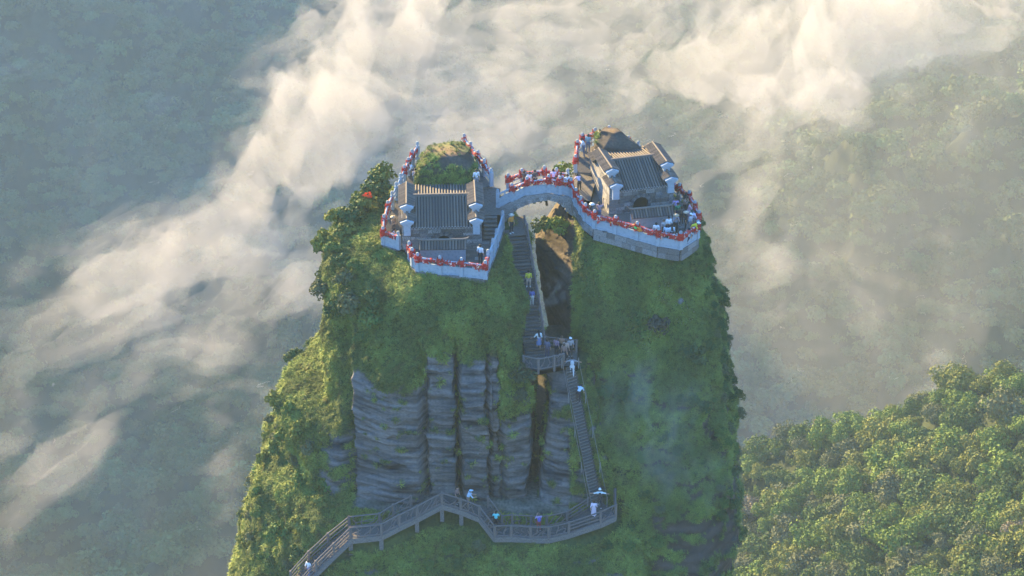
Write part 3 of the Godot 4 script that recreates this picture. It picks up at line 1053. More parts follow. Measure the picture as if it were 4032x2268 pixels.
# six faces of a box with eight free corners (0-3 one side, 4-7 the other)
func hexa(st: SurfaceTool, q: Array, col := Color.WHITE) -> void:
	st.set_color(col)
	var mid := Vector3.ZERO
	for p in q: mid += p / 8.0
	for f in [[0, 1, 2, 3], [4, 5, 6, 7], [0, 1, 5, 4], [3, 2, 6, 7], [0, 3, 7, 4], [1, 2, 6, 5]]:
		var n: Vector3 = (q[f[2]] - q[f[0]]).cross(q[f[3]] - q[f[1]]).normalized()
		var fc: Vector3 = (q[f[0]] + q[f[1]] + q[f[2]] + q[f[3]]) * 0.25
		var o := [0, 1, 2, 0, 2, 3]
		if n.dot(fc - mid) < 0: n = -n
		else: o = [0, 2, 1, 0, 3, 2]
		# clockwise seen from outside
		var w: Vector3 = (q[f[o[1]]] - q[f[o[0]]]).cross(q[f[o[2]]] - q[f[o[0]]])
		if w.dot(n) > 0: o = [o[0], o[2], o[1], o[3], o[5], o[4]]
		st.set_normal(n)
		for k in o: st.add_vertex(q[f[k]])

func beam(st: SurfaceTool, a: Vector3, b: Vector3, w: float, h: float, col := Color.WHITE) -> void:
	var d := (b - a).normalized()
	var x := d.cross(Vector3.UP).normalized()
	if absf(d.y) > 0.99: x = Vector3.RIGHT
	box(st, (a + b) * 0.5, Vector3(w, h, a.distance_to(b)), Basis(x, d.cross(x) * -1.0, -d), col)

func post_mesh() -> ArrayMesh:
	if not shared.has("post"):
		var st := new_st()
		box(st, Vector3(0, 0.60, 0), Vector3(0.27, 1.2, 0.27))
		box(st, Vector3(0, 0.06, 0), Vector3(0.31, 0.13, 0.31))
		st.set_smooth_group(0)
		tube(st, [Vector3(0, 1.2, 0), Vector3(0, 1.25, 0), Vector3(0, 1.27, 0), Vector3(0, 1.33, 0), Vector3(0, 1.48, 0), Vector3(0, 1.52, 0), Vector3(0, 1.54, 0)], [0.08, 0.08, 0.12, 0.135, 0.125, 0.10, 0.05], 10)
		shared["post"] = st.commit()
	return shared["post"]

func parapet(called: String, label: String, pts: Array, style := "panel", base := 0.0, skip_last := false, mat := "plaster") -> Node3D:
	var t := thing(called, label, "parapet", pts[0])
	var o: Vector3 = pts[0]
	for i in pts.size():
		var p: Vector3 = pts[i] - o
		var d: Vector3 = pts[mini(i + 1, pts.size() - 1)] - pts[maxi(i - 1, 0)]
		if not (skip_last and i == pts.size() - 1):
			part("post", post_mesh(), M[mat], t, Transform3D(Basis(Vector3.UP, atan2(d.x, d.z)), p))
		if i == pts.size() - 1: break
		var a := p
		var b: Vector3 = pts[i + 1] - o
		var e := (b - a).normalized() * 0.13
		e.y = 0
		if style == "panel":
			var st := new_st()
			slab(st, a + e, b - e, 0.0, 0.70, 0.07)
			slab(st, a + e, b - e, -0.02, 0.10, 0.17)
			# a raised border round the panel
			slab(st, a + e, b - e, 0.66, 0.73, 0.11)
			part("panel", st.commit(), M[mat], t)
			var st3 := new_st()
			slab(st3, a.lerp(b, 0.5) - e * 0.6, a.lerp(b, 0.5) + e * 0.6, 0.74, 1.05, 0.10)
			part("baluster", st3.commit(), M[mat], t)
		var st2 := new_st()
		tube(st2, [a + e * 0.6 + Vector3(0, 1.1, 0), b - e * 0.6 + Vector3(0, 1.1, 0)], [0.075, 0.075], 8)
		part("handrail", st2.commit(), M[mat], t)
		if style == "rails":
			for y in [0.38, 0.74]:
				var st4 := new_st()
				tube(st4, [a + e * 0.6 + Vector3(0, y, 0), b - e * 0.6 + Vector3(0, y, 0)], [0.055, 0.055], 8)
				part("rail", st4.commit(), M[mat], t)
		if base > 0.0: course_wall(t, a, b, -0.02, -base)
	return t

# courses of stone blocks below a parapet
func course_wall(t: Node, a: Vector3, b: Vector3, y1: float, y0: float, th := 0.3, ch := 0.42, len := 1.0) -> void:
	var d := b - a
	var flat := Vector2(d.x, d.z).length()
	var ang := atan2(-d.z, d.x)
	var n := maxi(1, int(round((y1 - y0) / ch)))
	for k in n:
		var y := y1 - (k + 0.5) * (y1 - y0) / n
		var x := 0.0
		var odd := k % 2 == 1
		while x < flat - 0.05:
			var l := len * rng.randf_range(0.7, 1.2) * (0.55 if odd and x == 0.0 else 1.0)
			if flat - x - l < 0.3: l = flat - x
			var f := (x + l * 0.5) / flat
			var c := a + d * f
			brick("stone_block", t, Vector3(c.x, c.y + y, c.z), Vector3(l - 0.025, (y1 - y0) / n - 0.02, th + 0.05 * k + rng.randf() * 0.03), [M.stone_a, M.stone_b, M.stone_c][rng.randi() % 3], Basis(Vector3.UP, ang) * Basis(Vector3(0, 0, 1), atan2(d.y, flat)))
			x += l

# red ribbons and cloths tied over a rail between two posts; a mass of strips that hang on both sides
func ribbons(a: Vector3, b: Vector3, label: String, heavy := 1.0, group := "red ribbon bundles on the parapets", wrap_a := true) -> void:
	var st := new_st()
	var d := b - a
	var L := d.length()
	var side := Vector3(d.z, 0, -d.x).normalized()
	var along := d.normalized()
	var n := int(150 * L * heavy)
	for i in n:
		var t := rng.randf()
		var lump := 0.6 + 0.4 * sin(t * 9.0 + a.x * 3.0) + 0.3 * rng.randf()
		var p := d * t + Vector3(0, 1.1 + rng.randf_range(-0.06, 0.09), 0)
		var sg := 1.0 if rng.randf() < 0.6 else -1.0
		var r := rng.randf()
		var v := rng.randf_range(0.65, 1.25)
		var c := Color(0.50, 0.022, 0.02) * v
		if r < 0.07: c = Color(0.72, 0.5, 0.46) * v
		elif r < 0.15: c = Color(0.55, 0.09, 0.08) * v
		elif r < 0.17: c = Color(0.7, 0.35, 0.05)
		var w := rng.randf_range(0.025, 0.07)
		var l := rng.randf_range(0.1, 0.34) * lump * (1.5 if rng.randf() < 0.06 else 1.0)
		var out := side * sg * rng.randf_range(0.07, 0.16)
		var sw := along * rng.randf_range(-0.12, 0.12)
		var q := [p - out * 0.2, p + out + Vector3(0, -l * 0.3, 0), p + out * 0.9 + sw * 0.6 + Vector3(0, -l * 0.7, 0), p + out * rng.randf_range(0.5, 1.2) + sw + Vector3(0, -l, 0)]
		strip(st, q, along * w, c)
	if wrap_a:
		for i in int(80 * minf(heavy, 1.4)):
			var an := rng.randf() * TAU
			var ro := Vector3(cos(an), 0, sin(an))
			var y := rng.randf_range(0.82, 1.36)
			var rr := rng.randf_range(0.15, 0.2)
			var tg := Vector3(-ro.z, 0, ro.x)
			var c := Color(0.5, 0.022, 0.02) * rng.randf_range(0.6, 1.25)
			strip(st, [ro * rr + Vector3(0, y, 0) - tg * 0.1, ro * (rr + 0.03) + Vector3(0, y - 0.03, 0), ro * rr + Vector3(0, y - 0.02, 0) + tg * 0.11, ro * (rr + 0.02) + tg * 0.14 + Vector3(0, y - rng.randf_range(0.1, 0.3), 0)], Vector3(0, 0.045, 0), c)
	var o := obj("ribbon_bundle", st.commit(), M.cloth, null, Transform3D(Basis.IDENTITY, a))
	tag(o, label, "ribbons", group)

func strip(st: SurfaceTool, q: Array, w: Vector3, c: Color) -> void:
	st.set_color(c)
	for i in q.size() - 1:
		var n: Vector3 = (q[i + 1] - q[i]).cross(w).normalized()
		st.set_normal(n)
		for v in [q[i] - w, q[i] + w, q[i + 1] + w, q[i] - w, q[i + 1] + w, q[i + 1] - w]: st.add_vertex(v)

# ------------------------------------------------------------------ the temples

func tile_row_mesh(l: float, r: float, key: String) -> ArrayMesh:
	if not shared.has(key):
		# half-round cover tiles overlapping down the slope (+z is down-slope)
		var st := new_st()
		var n := maxi(2, int(round(l / 0.27)))
		for i in n:
			var z0 := l * i / n
			var z1 := l * (i + 1) / n + 0.012
			tube(st, [Vector3(0, 0.0, z0), Vector3(0, 0.0, z1)], [r * 0.86, r * 1.04], 7)
		shared[key] = st.commit()
	return shared[key]

func tile_slope(parent: Node, origin: Vector3, across: Vector3, down: Vector3, width: float, length: float, gap: float, r: float, mat_deck: Material, key: String) -> void:
	# deck, then rows of cover tiles; across and down are unit vectors
	var up := down.cross(across).normalized()
	if up.y < 0: up = -up
	var deck := new_st()
	var n := int(width / gap)
	# shallow pan tiles between the rows, each course a little step
	var m := maxi(2, int(length / 0.27))
	for j in m:
		var a := origin + down * (length * j / m) + up * -0.015
		var e := origin + down * (length * (j + 1) / m + 0.015) + up * 0.012
		hexa(deck, [a, a + across * width, e + across * width, e, a - up * 0.09, a + across * width - up * 0.09, e + across * width - up * 0.09, e - up * 0.09])
	part("roof_deck", deck.commit(), mat_deck, parent)
	var mesh := tile_row_mesh(length + 0.03, r, key)
	var b := Basis(across, up, down)
	if b.determinant() < 0: b = Basis(-across, up, down)
	for i in n + 1:
		var p := origin + across * clampf((i + 0.5) * width / (n + 1), 0.02, width) + up * 0.035
		part("tile_row", mesh, [M.tile, M.tile_b, M.tile_c][rng.randi() % 3], parent, Transform3D(b, p))

func corbel_mesh() -> ArrayMesh:
	if not shared.has("corbel"):
		var st := new_st()
		box(st, Vector3(0, -0.42, 0), Vector3(0.52, 0.86, 0.36))
		box(st, Vector3(0, 0.06, 0.02), Vector3(0.66, 0.12, 0.40))
		box(st, Vector3(0, 0.16, 0.04), Vector3(0.82, 0.10, 0.44))
		box(st, Vector3(0, 0.25, 0.06), Vector3(0.98, 0.10, 0.48))
		# the white triangle under the cap
		var z := 0.3
		hexa(st, [Vector3(-0.52, 0.3, z), Vector3(0.52, 0.3, z), Vector3(0.01, 0.52, z), Vector3(-0.01, 0.52, z), Vector3(-0.52, 0.3, -0.1), Vector3(0.52, 0.3, -0.1), Vector3(0.01, 0.52, -0.1), Vector3(-0.01, 0.52, -0.1)])
		shared["corbel"] = st.commit()
	return shared["corbel"]

func gable_tier(g: Node, x: float, y: float, z0: float, z1: float, y_foot: float, front_white: bool) -> void:
	# wall under a small double-pitched tiled cap; y is the ridge of the cap
	var st := new_st()
	box(st, Vector3(x, (y - 0.3 + y_foot) * 0.5, (z0 + z1) * 0.5), Vector3(0.44, y - 0.3 - y_foot, z1 - z0 - 0.06))
	part("tier_wall", st.commit(), M.plaster_old, g)
	for s in [-1.0, 1.0]:
		var down := Vector3(s * 0.9, -0.435, 0).normalized()
		tile_slope(g, Vector3(x + s * 0.03, y - 0.03, z0), Vector3(0, 0, 1), down, z1 - z0, 0.6, 0.175, 0.05, M.tile_deck, "cap_row")
	var r := new_st()
	tube(r, [Vector3(x, y + 0.02, z0 - 0.03), Vector3(x, y + 0.02, z1 + 0.04)], [0.075, 0.075], 7)
	part("ridge_roll", r.commit(), M.tile_c, g)
	if front_white:
		part("corbel", corbel_mesh(), M.plaster, g, Transform3D(Basis.IDENTITY, Vector3(x, y - 0.56, z1 - 0.12)))

func temple(called: String, label: String, at: Vector3, turn: float, W: float, he: float, foot: float, arch_x: float, arch_y: float, arch_r: float) -> Node3D:
	var t := thing(called, label, "temple", at, turn)
	var depth := 5.3
	var hw := W * 0.5
	# front wall round the arched door
	var fw := new_st()
	slab(fw, Vector3(-hw, 0, -0.16), Vector3(arch_x - arch_r, 0, -0.16), -foot, he, 0.24)
	slab(fw, Vector3(arch_x + arch_r, 0, -0.16), Vector3(hw, 0, -0.16), -foot, he, 0.24)
	var n := 14
	for i in n:
		var u0 := lerpf(-arch_r, arch_r, float(i) / n)
		var u1 := lerpf(-arch_r, arch_r, float(i + 1) / n)
		slab(fw, Vector3(arch_x + u0, 0, -0.16), Vector3(arch_x + u1, 0, -0.16), arch_y + sqrt(maxf(0, arch_r * arch_r - u0 * u0)), he, 0.24, Color.WHITE, arch_y + sqrt(maxf(0, arch_r * arch_r - u1 * u1)), he)
	part("front_wall", fw.commit(), M.mortar, t)
	var door := new_st()
	box(door, Vector3(arch_x, arch_y * 0.5 + 0.2, -0.55), Vector3(arch_r * 2.0 + 0.3, arch_y + arch_r + 0.5, 0.12))
	part("door", door.commit(), M.old_wood, t)
	# stones of the front, laid in uneven courses and left out round the arch
	var y := -foot
	while y < he - 0.05:
		var h := rng.randf_range(0.22, 0.33)
		if he - y - h < 0.15: h = he - y
		var x := -hw
		while x < hw - 0.02:
			var l := rng.randf_range(0.35, 0.85)
			if hw - x - l < 0.25: l = hw - x
			var c := Vector2(x + l * 0.5, y + h * 0.5)
			var q := Vector2(c.x - arch_x, maxf(c.y - arch_y, 0.0))
			if not (absf(q.x) < arch_r + 0.2 + l * 0.3 and q.length() < arch_r + 0.3 + l * 0.25):
				brick("stone_block", t, Vector3(c.x, c.y, -0.03), Vector3(l - 0.03, h - 0.025, 0.12 + rng.randf() * 0.05), [M.stone_a, M.stone_b, M.stone_c, M.stone_pale][rng.randi() % 4])
			x += l
		y += h
	for i in 11:
		var a := PI * (i + 0.5) / 11
		var d := Vector3(cos(a), sin(a), 0)
		brick("arch_stone", t, Vector3(arch_x, arch_y, -0.02) + d * (arch_r + 0.15), Vector3(0.29, (arch_r + 0.15) * PI / 11 - 0.02, 0.2), M.stone_c if i % 2 else M.stone_b, Basis(d, Vector3(-d.y, d.x, 0), Vector3(0, 0, 1)))
	# sides and back
	for s in [-1.0, 1.0]:
		var sw := new_st()
		box(sw, Vector3(s * (hw - 0.17), (he + 0.35 - foot) * 0.5, -depth * 0.5 - 0.05), Vector3(0.26, he + 0.35 + foot, depth - 0.1))
		var w := part("side_wall", sw.commit(), M.mortar, t)
		var yy := -foot
		while yy < he + 0.3:
			var h := rng.randf_range(0.3, 0.42)
			var z := 0.0
			while z > -depth + 0.02:
				var l := rng.randf_range(0.6, 1.25)
				if z - l < -depth + 0.3: l = z + depth
				brick("stone_block", w, Vector3(s * (hw - 0.03), yy + h * 0.5, z - l * 0.5), Vector3(0.12 + rng.randf() * 0.04, h - 0.025, l - 0.03), [M.stone_a, M.stone_b, M.stone_pale, M.stone_pale][rng.randi() % 4])
				z -= l
			yy += h
	var bw := new_st()
	box(bw, Vector3(0, (he - foot) * 0.5 + 0.15, -depth + 0.1), Vector3(W - 0.4, he + 0.3 + foot, 0.24))
	part("back_wall", bw.commit(), M.stone_b, t)
	# roof: two slopes of round tiles, ridge, eaves
	var ridge := Vector3(0, he + 1.22, -2.62)
	var inner := hw - 0.62
	var run_f := 2.98
	var down_f := Vector3(0, -1.22, run_f).normalized()
	var down_b := Vector3(0, -0.55, -2.7).normalized()
	var roof := Node3D.new()
	part_name(roof, "roof", t)
	tile_slope(roof, Vector3(-inner - 0.35, ridge.y, ridge.z), Vector3.RIGHT, down_f, (inner + 0.35) * 2.0, Vector2(1.22, run_f).length(), 0.225, 0.068, M.tile_deck, "front_row%s" % W)
	tile_slope(roof, Vector3(-inner - 0.35, ridge.y, ridge.z), Vector3.RIGHT, down_b, (inner + 0.35) * 2.0, Vector2(0.55, 2.7).length(), 0.225, 0.068, M.tile_deck, "back_row%s" % W)
	var ri := new_st()
	box(ri, ridge + Vector3(0, 0.02, 0.02), Vector3(inner * 2.0 + 0.5, 0.14, 0.2))
	box(ri, ridge + Vector3(0, 0.11, 0.02), Vector3(inner * 2.0 + 0.5, 0.04, 0.14))
	part("ridge", ri.commit(), M.tile_c, roof)
	var ev := he
	var k := int((inner + 0.35) * 2.0 / 0.225)
	for i in k + 1:
		var x := -inner - 0.35 + (i + 0.5) * (inner + 0.35) * 2.0 / (k + 1)
		var d := new_st()
		tube(d, [Vector3(x, ev + 0.035, run_f + ridge.z + 0.02), Vector3(x, ev + 0.025, run_f + ridge.z + 0.05)], [0.085, 0.085], 9)
		part("eave_tile", d.commit(), M.stone_pale, roof)
		if i < k:
			var x2 := x + (inner + 0.35) / (k + 1)
			var dp := new_st()
			hexa(dp, [Vector3(x2 - 0.09, ev - 0.0, run_f + ridge.z + 0.03), Vector3(x2 + 0.09, ev, run_f + ridge.z + 0.03), Vector3(x2 + 0.01, ev - 0.12, run_f + ridge.z + 0.03), Vector3(x2 - 0.01, ev - 0.12, run_f + ridge.z + 0.03), Vector3(x2 - 0.09, ev, run_f + ridge.z), Vector3(x2 + 0.09, ev, run_f + ridge.z), Vector3(x2 + 0.01, ev - 0.12, run_f + ridge.z), Vector3(x2 - 0.01, ev - 0.12, run_f + ridge.z)])
			part("drip_tile", dp.commit(), M.stone_pale, roof)
	var co := new_st()
	box(co, Vector3(0, he - 0.09, 0.08), Vector3(inner * 2.0 + 0.5, 0.16, 0.3))
	part("cornice", co.commit(), M.stone_a, roof)
	# stepped fire gables
	for s in [-1.0, 1.0]:
		var g := Node3D.new()
		part_name(g, "gable", t)
		var x: float = s * (hw - 0.36)
		gable_tier(g, x, he + 1.52, -4.3, -0.75, he - 0.3, true)
		gable_tier(g, x, he + 0.82, -1.35, 0.38, he - 0.5, true)
		gable_tier(g, x, he + 0.86, -5.35, -3.9, he - 0.3, false)
	return t

func screen_wall(label: String, at: Vector3, turn: float, W: float, h: float) -> void:
	var t := thing("screen_wall", label, "screen wall", at, turn)
	var st := new_st()
	box(st, Vector3(0, h * 0.5, 0), Vector3(W, h, 0.32))
	part("wall", st.commit(), M.plaster, t)
	for s in [-1.0, 1.0]:
		tile_slope(t, Vector3(-W * 0.5 - 0.08, h + 0.42, s * 0.02), Vector3.RIGHT, Vector3(0, -0.42, s * 0.62).normalized(), W + 0.16, 0.75, 0.235, 0.06, M.tile_deck, "screen_row")
	var r := new_st()
	tube(r, [Vector3(-W * 0.5 - 0.28, h + 0.72, 0), Vector3(-W * 0.5 - 0.16, h + 0.56, 0), Vector3(-W * 0.5 + 0.2, h + 0.48, 0), Vector3(W * 0.5 - 0.2, h + 0.48, 0), Vector3(W * 0.5 + 0.16, h + 0.56, 0), Vector3(W * 0.5 + 0.28, h + 0.72, 0)], [0.03, 0.07, 0.09, 0.09, 0.07, 0.03], 7)
	part("ridge", r.commit(), M.tile_c, t)

# a slab of floor over a polygon, following the heights of its corners, with paving stones on it
func floor_slab(called: String, label: String, pts: Array, mat: Material, deep := 0.5) -> MeshInstance3D:
	var st := new_st()
	var poly := PackedVector2Array()
	for p in pts: poly.append(Vector2(p.x, p.z))
	var tri := Geometry2D.triangulate_polygon(poly)
	st.set_color(Color.WHITE)
	for i in range(0, tri.size(), 3):
		var a: Vector3 = pts[tri[i]]
		var b: Vector3 = pts[tri[i + 1]]
		var c: Vector3 = pts[tri[i + 2]]
		var n := (b - a).cross(c - a)
		if n.y > 0:
			var s := b
			b = c
			c = s
		st.set_normal(Vector3.UP)
		for v in [a, b, c]: st.add_vertex(v)
	for i in pts.size():
		var a: Vector3 = pts[i]
		var b: Vector3 = pts[(i + 1) % pts.size()]
		var n := Vector3(b.z - a.z, 0, a.x - b.x).normalized()
		st.set_normal(n)
		for v in [a, b, b - Vector3(0, deep, 0), a, b - Vector3(0, deep, 0), a - Vector3(0, deep, 0)]: st.add_vertex(v)
	var o := obj(called, st.commit(), mat)
	tag(o, label, "", "", "structure")
	return o

func pave(parent: Node, origin: Vector3, u: Vector3, v: Vector3, poly: PackedVector2Array, y: Callable, su: float, sv: float) -> void:
	for r in 14:
		for c in 20:
			var p := origin + u * ((c + (0.5 if r % 2 else 0.0)) * su) + v * (r * sv)
			if not Geometry2D.is_point_in_polygon(Vector2(p.x, p.z), poly): continue
			p.y = y.call(p) + 0.012
			brick("paving_stone", parent, p, Vector3(su - 0.03, 0.05 + rng.randf() * 0.012, sv - 0.03), [M.paving, M.paving_b, M.stone_b][rng.randi() % 3], Basis(u, Vector3.UP, u.cross(Vector3.UP)))

func stair(called: String, label: String, a: Vector3, b: Vector3, n: int, width: float, mat: Material, deep := 0.9) -> Node3D:
	var t := thing(called, label, "stairs", a)
	var d := b - a
	var flat := Vector3(d.x, 0, d.z)
	var go := flat.normalized()
	var x := go.cross(Vector3.UP).normalized()
	var tread := flat.length() / n
	var rise := d.y / n
	for i in n:
		var c := flat * ((i + 0.5) / n) + Vector3(0, rise * i - 0.12, 0)
		brick("step", t, c + Vector3(0, 0.08, 0), Vector3(width + rng.randf() * 0.05, 0.075, tread + 0.05), [M.paving, M.paving_b][rng.randi() % 2] if mat == null else mat, Basis(x, Vector3.UP, -go))
	var st := new_st()
	slab(st, Vector3.ZERO, d, -deep - 0.2, -0.2, width - 0.04)
	part("stair_base", st.commit(), M.stone_b, t)
	return t

# rustic concrete railing: square posts, rails and twisted branches between them
func branch_rail(label: String, pts: Array, style := "branches", h := 1.0, group := "rustic railings of the walkway") -> Node3D:
	var t := thing("railing", label, "railing", pts[0], 0.0, group)
	var o: Vector3 = pts[0]
	for i in pts.size():
		var p: Vector3 = pts[i] - o
		brick("post", t, p + Vector3(0, h * 0.5 - 0.1, 0), Vector3(0.16, h + 0.36, 0.16), M.log, Basis(Vector3.UP, 0.3 * i))
		if i == pts.size() - 1: break
		var a := p
		var b: Vector3 = pts[i + 1] - o
		var heights := [h, 0.12] if style == "branches" else [h, h * 0.68, h * 0.36, 0.05]
		for y in heights:
			var st := new_st()
			var m := a.lerp(b, 0.5) + Vector3(0, y + rng.randf_range(-0.03, 0.03), 0)
			tube(st, [a + Vector3(0, y, 0), m, b + Vector3(0, y, 0)], [0.055, 0.05, 0.055], 6)
			part("rail", st.commit(), M.log, t)
		if style == "branches":
			var nb := maxi(2, int(a.distance_to(b) / 0.42))
			for k in nb:
				var f0 := (k + 0.15) / nb
				var f1 := clampf(f0 + rng.randf_range(-0.1, 0.5), 0.03, 0.97)
				var q0 := a.lerp(b, f0) + Vector3(0, 0.12, 0)
				var q3 := a.lerp(b, f1) + Vector3(0, h, 0)
				var j := (b - a).normalized()
				var q1 := q0.lerp(q3, 0.33) + j * rng.randf_range(-0.2, 0.25)
				var q2 := q0.lerp(q3, 0.66) + j * rng.randf_range(-0.25, 0.2)
				var st := new_st()
				tube(st, [q0, q0.lerp(q1, 0.6) + Vector3(0, 0.02, 0), q1, q1.lerp(q2, 0.5), q2, q3], [0.045, 0.045, 0.04, 0.038, 0.036, 0.03], 6)
				part("branch", st.commit(), M.log, t)
				if rng.randf() < 0.6:
					var st2 := new_st()
					var e := a.lerp(b, clampf(f0 + rng.randf_range(0.2, 0.5), 0.05, 0.95)) + Vector3(0, rng.randf_range(0.2, 0.8) * h, 0)
					tube(st2, [q1, q1.lerp(e, 0.5) + Vector3(0, 0.09, 0), e], [0.035, 0.03, 0.022], 5)
					part("branch", st2.commit(), M.log, t)
	return t

# ------------------------------------------------------------------ the site on the pinnacles

const W_FRONT := [Vector3(-7.64, 0, -4.31), Vector3(-7.38, 0, -3.33), Vector3(-6.95, 0, -2.56), Vector3(-5.29, 0, -2.10), Vector3(-3.70, 0, -1.79), Vector3(-1.95, 0, -1.37)]
const W_SIDE := [Vector3(-1.95, 0, -1.37), Vector3(-1.76, 0, -3.02), Vector3(-1.42, 0, -4.74), Vector3(-1.16, 0, -6.26), Vector3(-0.72, 0, -9.17)]
const W_PATH := [Vector3(-9.72, 0, -6.62), Vector3(-9.70, 0.36, -7.9), Vector3(-9.48, 0.78, -9.31), Vector3(-9.20, 1.04, -10.41), Vector3(-8.93, 1.30, -11.44), Vector3(-8.64, 1.56, -12.40), Vector3(-8.38, 1.82, -13.33), Vector3(-8.09, 2.08, -14.14), Vector3(-7.83, 2.34, -15.05), Vector3(-7.45, 2.60, -15.84)]
const W_BACK := [Vector3(-3.81, 2.60, -17.32), Vector3(-3.26, 2.50, -16.05), Vector3(-2.68, 2.40, -14.75), Vector3(-2.15, 2.30, -13.52), Vector3(-1.61, 2.10, -12.22)]
const B_FRONT := [Vector3(-1.1, 1.1, -10.6), Vector3(-0.02, 1.63, -10.6), Vector3(1.15, 2.18, -10.6), Vector3(2.81, 2.38, -10.6), Vector3(3.67, 2.18, -10.7), Vector3(4.53, 1.95, -10.9)]
const B_BACK := [Vector3(-1.61, 2.1, -12.22), Vector3(-0.31, 1.72, -12.1), Vector3(0.77, 2.14, -12.1), Vector3(2.50, 2.36, -12.1), Vector3(3.43, 2.2, -12.1), Vector3(4.29, 2.1, -12.1)]
const E_SIDE := [Vector3(4.53, 1.95, -10.9), Vector3(4.89, 1.51, -10.04), Vector3(5.23, 1.42, -8.91), Vector3(5.56, 1.33, -7.91), Vector3(6.22, 1.24, -6.93)]
const E_FRONT := [Vector3(6.22, 1.24, -6.93), Vector3(7.78, 1.16, -6.20), Vector3(9.35, 1.07, -5.40), Vector3(10.90, 0.98, -4.64), Vector3(12.51, 0.89, -4.25), Vector3(13.95, 0.80, -6.14)]
const E_EDGE := [Vector3(13.95, 0.80, -6.14), Vector3(14.15, 0.80, -7.7), Vector3(13.96, 0.80, -9.3), Vector3(13.66, 0.80, -11.00), Vector3(13.00, 0.80, -12.25), Vector3(11.9, 0.9, -14.2)]
const E_TOP := [Vector3(4.95, 2.6, -13.6), Vector3(5.14, 3.0, -15.42), Vector3(5.55, 3.0, -16.62), Vector3(6.59, 3.0, -17.55), Vector3(7.73, 3.0, -17.97), Vector3(8.48, 3.0, -17.04), Vector3(9.15, 3.0, -16.11), Vector3(9.88, 3.0, -15.15)]
const STAIR_A := [Vector3(0.3, -0.2, -8.7), Vector3(1.75, -6.1, -0.6)]
const STAIR_B := [Vector3(4.3, -6.3, 0.7), Vector3(6.4, -16.3, 4.3)]
const WALK := [Vector3(-15.82, -21.3, 8.38), Vector3(-14.6, -20.1, 7.57), Vector3(-13.27, -18.9, 7.01), Vector3(-12.01, -17.8, 6.5), Vector3(-9.73, -17.5, 6.49), Vector3(-8.4, -17.0, 6.0), Vector3(-7.05, -16.6, 5.44), Vector3(-5.23, -16.0, 4.63), Vector3(-3.84, -16.3, 4.92), Vector3(-2.43, -16.8, 5.2), Vector3(-1.29, -17.8, 6.28), Vector3(-0.06, -17.8, 6.25), Vector3(1.36, -17.8, 6.41), Vector3(2.74, -17.8, 6.41), Vector3(4.24, -17.6, 6.11), Vector3(6.57, -16.6, 6.13), Vector3(7.72, -16.4, 5.52)]

var walk_in := []

func plan_lines() -> void:
	# inner edge of the walkway
	for i in WALK.size():
		var a: Vector3 = WALK[maxi(i - 1, 0)]
		var b: Vector3 = WALK[mini(i + 1, WALK.size() - 1)]
		var d := Vector3(b.x - a.x, 0, b.z - a.z).normalized()
		var side := Vector3(d.z, 0, -d.x)
		if side.z > 0: side = -side
		walk_in.append(WALK[i] + side * (1.35 if i < 15 else 2.2))
	for i in WALK.size() - 1:
		var a: Vector3 = (WALK[i] + walk_in[i]) * 0.5
		var b: Vector3 = (WALK[i + 1] + walk_in[i + 1]) * 0.5
		stair_lines.append([a, b, 0.9 if i < 14 else 1.3, 0.35])
	stair_lines.append([STAIR_A[0] + Vector3(0, 0, -0.4), STAIR_A[1], 1.0, 0.4])
	stair_lines.append([Vector3(1.0, -6.25, -0.4), Vector3(4.4, -6.25, -0.4), 1.35, 0.35])
	stair_lines.append([STAIR_B[0], STAIR_B[1], 0.7, 0.5])

func offset_path(pts: Array, w: float) -> Array:
	var out := []
	for i in pts.size():
		var a: Vector3 = pts[maxi(i - 1, 0)]
		var b: Vector3 = pts[mini(i + 1, pts.size() - 1)]
		var d := Vector3(b.x - a.x, 0, b.z - a.z).normalized()
		out.append(pts[i] + Vector3(-d.z, 0, d.x) * w)
	return out

func path_strip(called: String, label: String, pts: Array, w: float, deep: float) -> void:
	var st := new_st()
	var q := offset_path(pts, w)
	for i in pts.size() - 1:
		var a: Vector3 = pts[i]
		var b: Vector3 = pts[i + 1]
		var c: Vector3 = q[i + 1]
		var d: Vector3 = q[i]
		var dn := Vector3(0, deep, 0)
		hexa(st, [a, b, b - dn, a - dn, d, c, c - dn, d - dn])
	var o := obj(called, st.commit(), M.paving)
	tag(o, label, "", "", "structure")

func sections(pts: Array, y_from: int, y_to: int, where: String, heavy: float) -> void:
	var say := ["first", "second", "third", "fourth", "fifth", "sixth", "seventh", "eighth", "ninth"]
	for i in range(y_from, y_to):
		ribbons(pts[i], pts[i + 1], "red ribbons, %s bay of %s" % [say[i - y_from], where], heavy * rng.randf_range(0.55, 1.35))

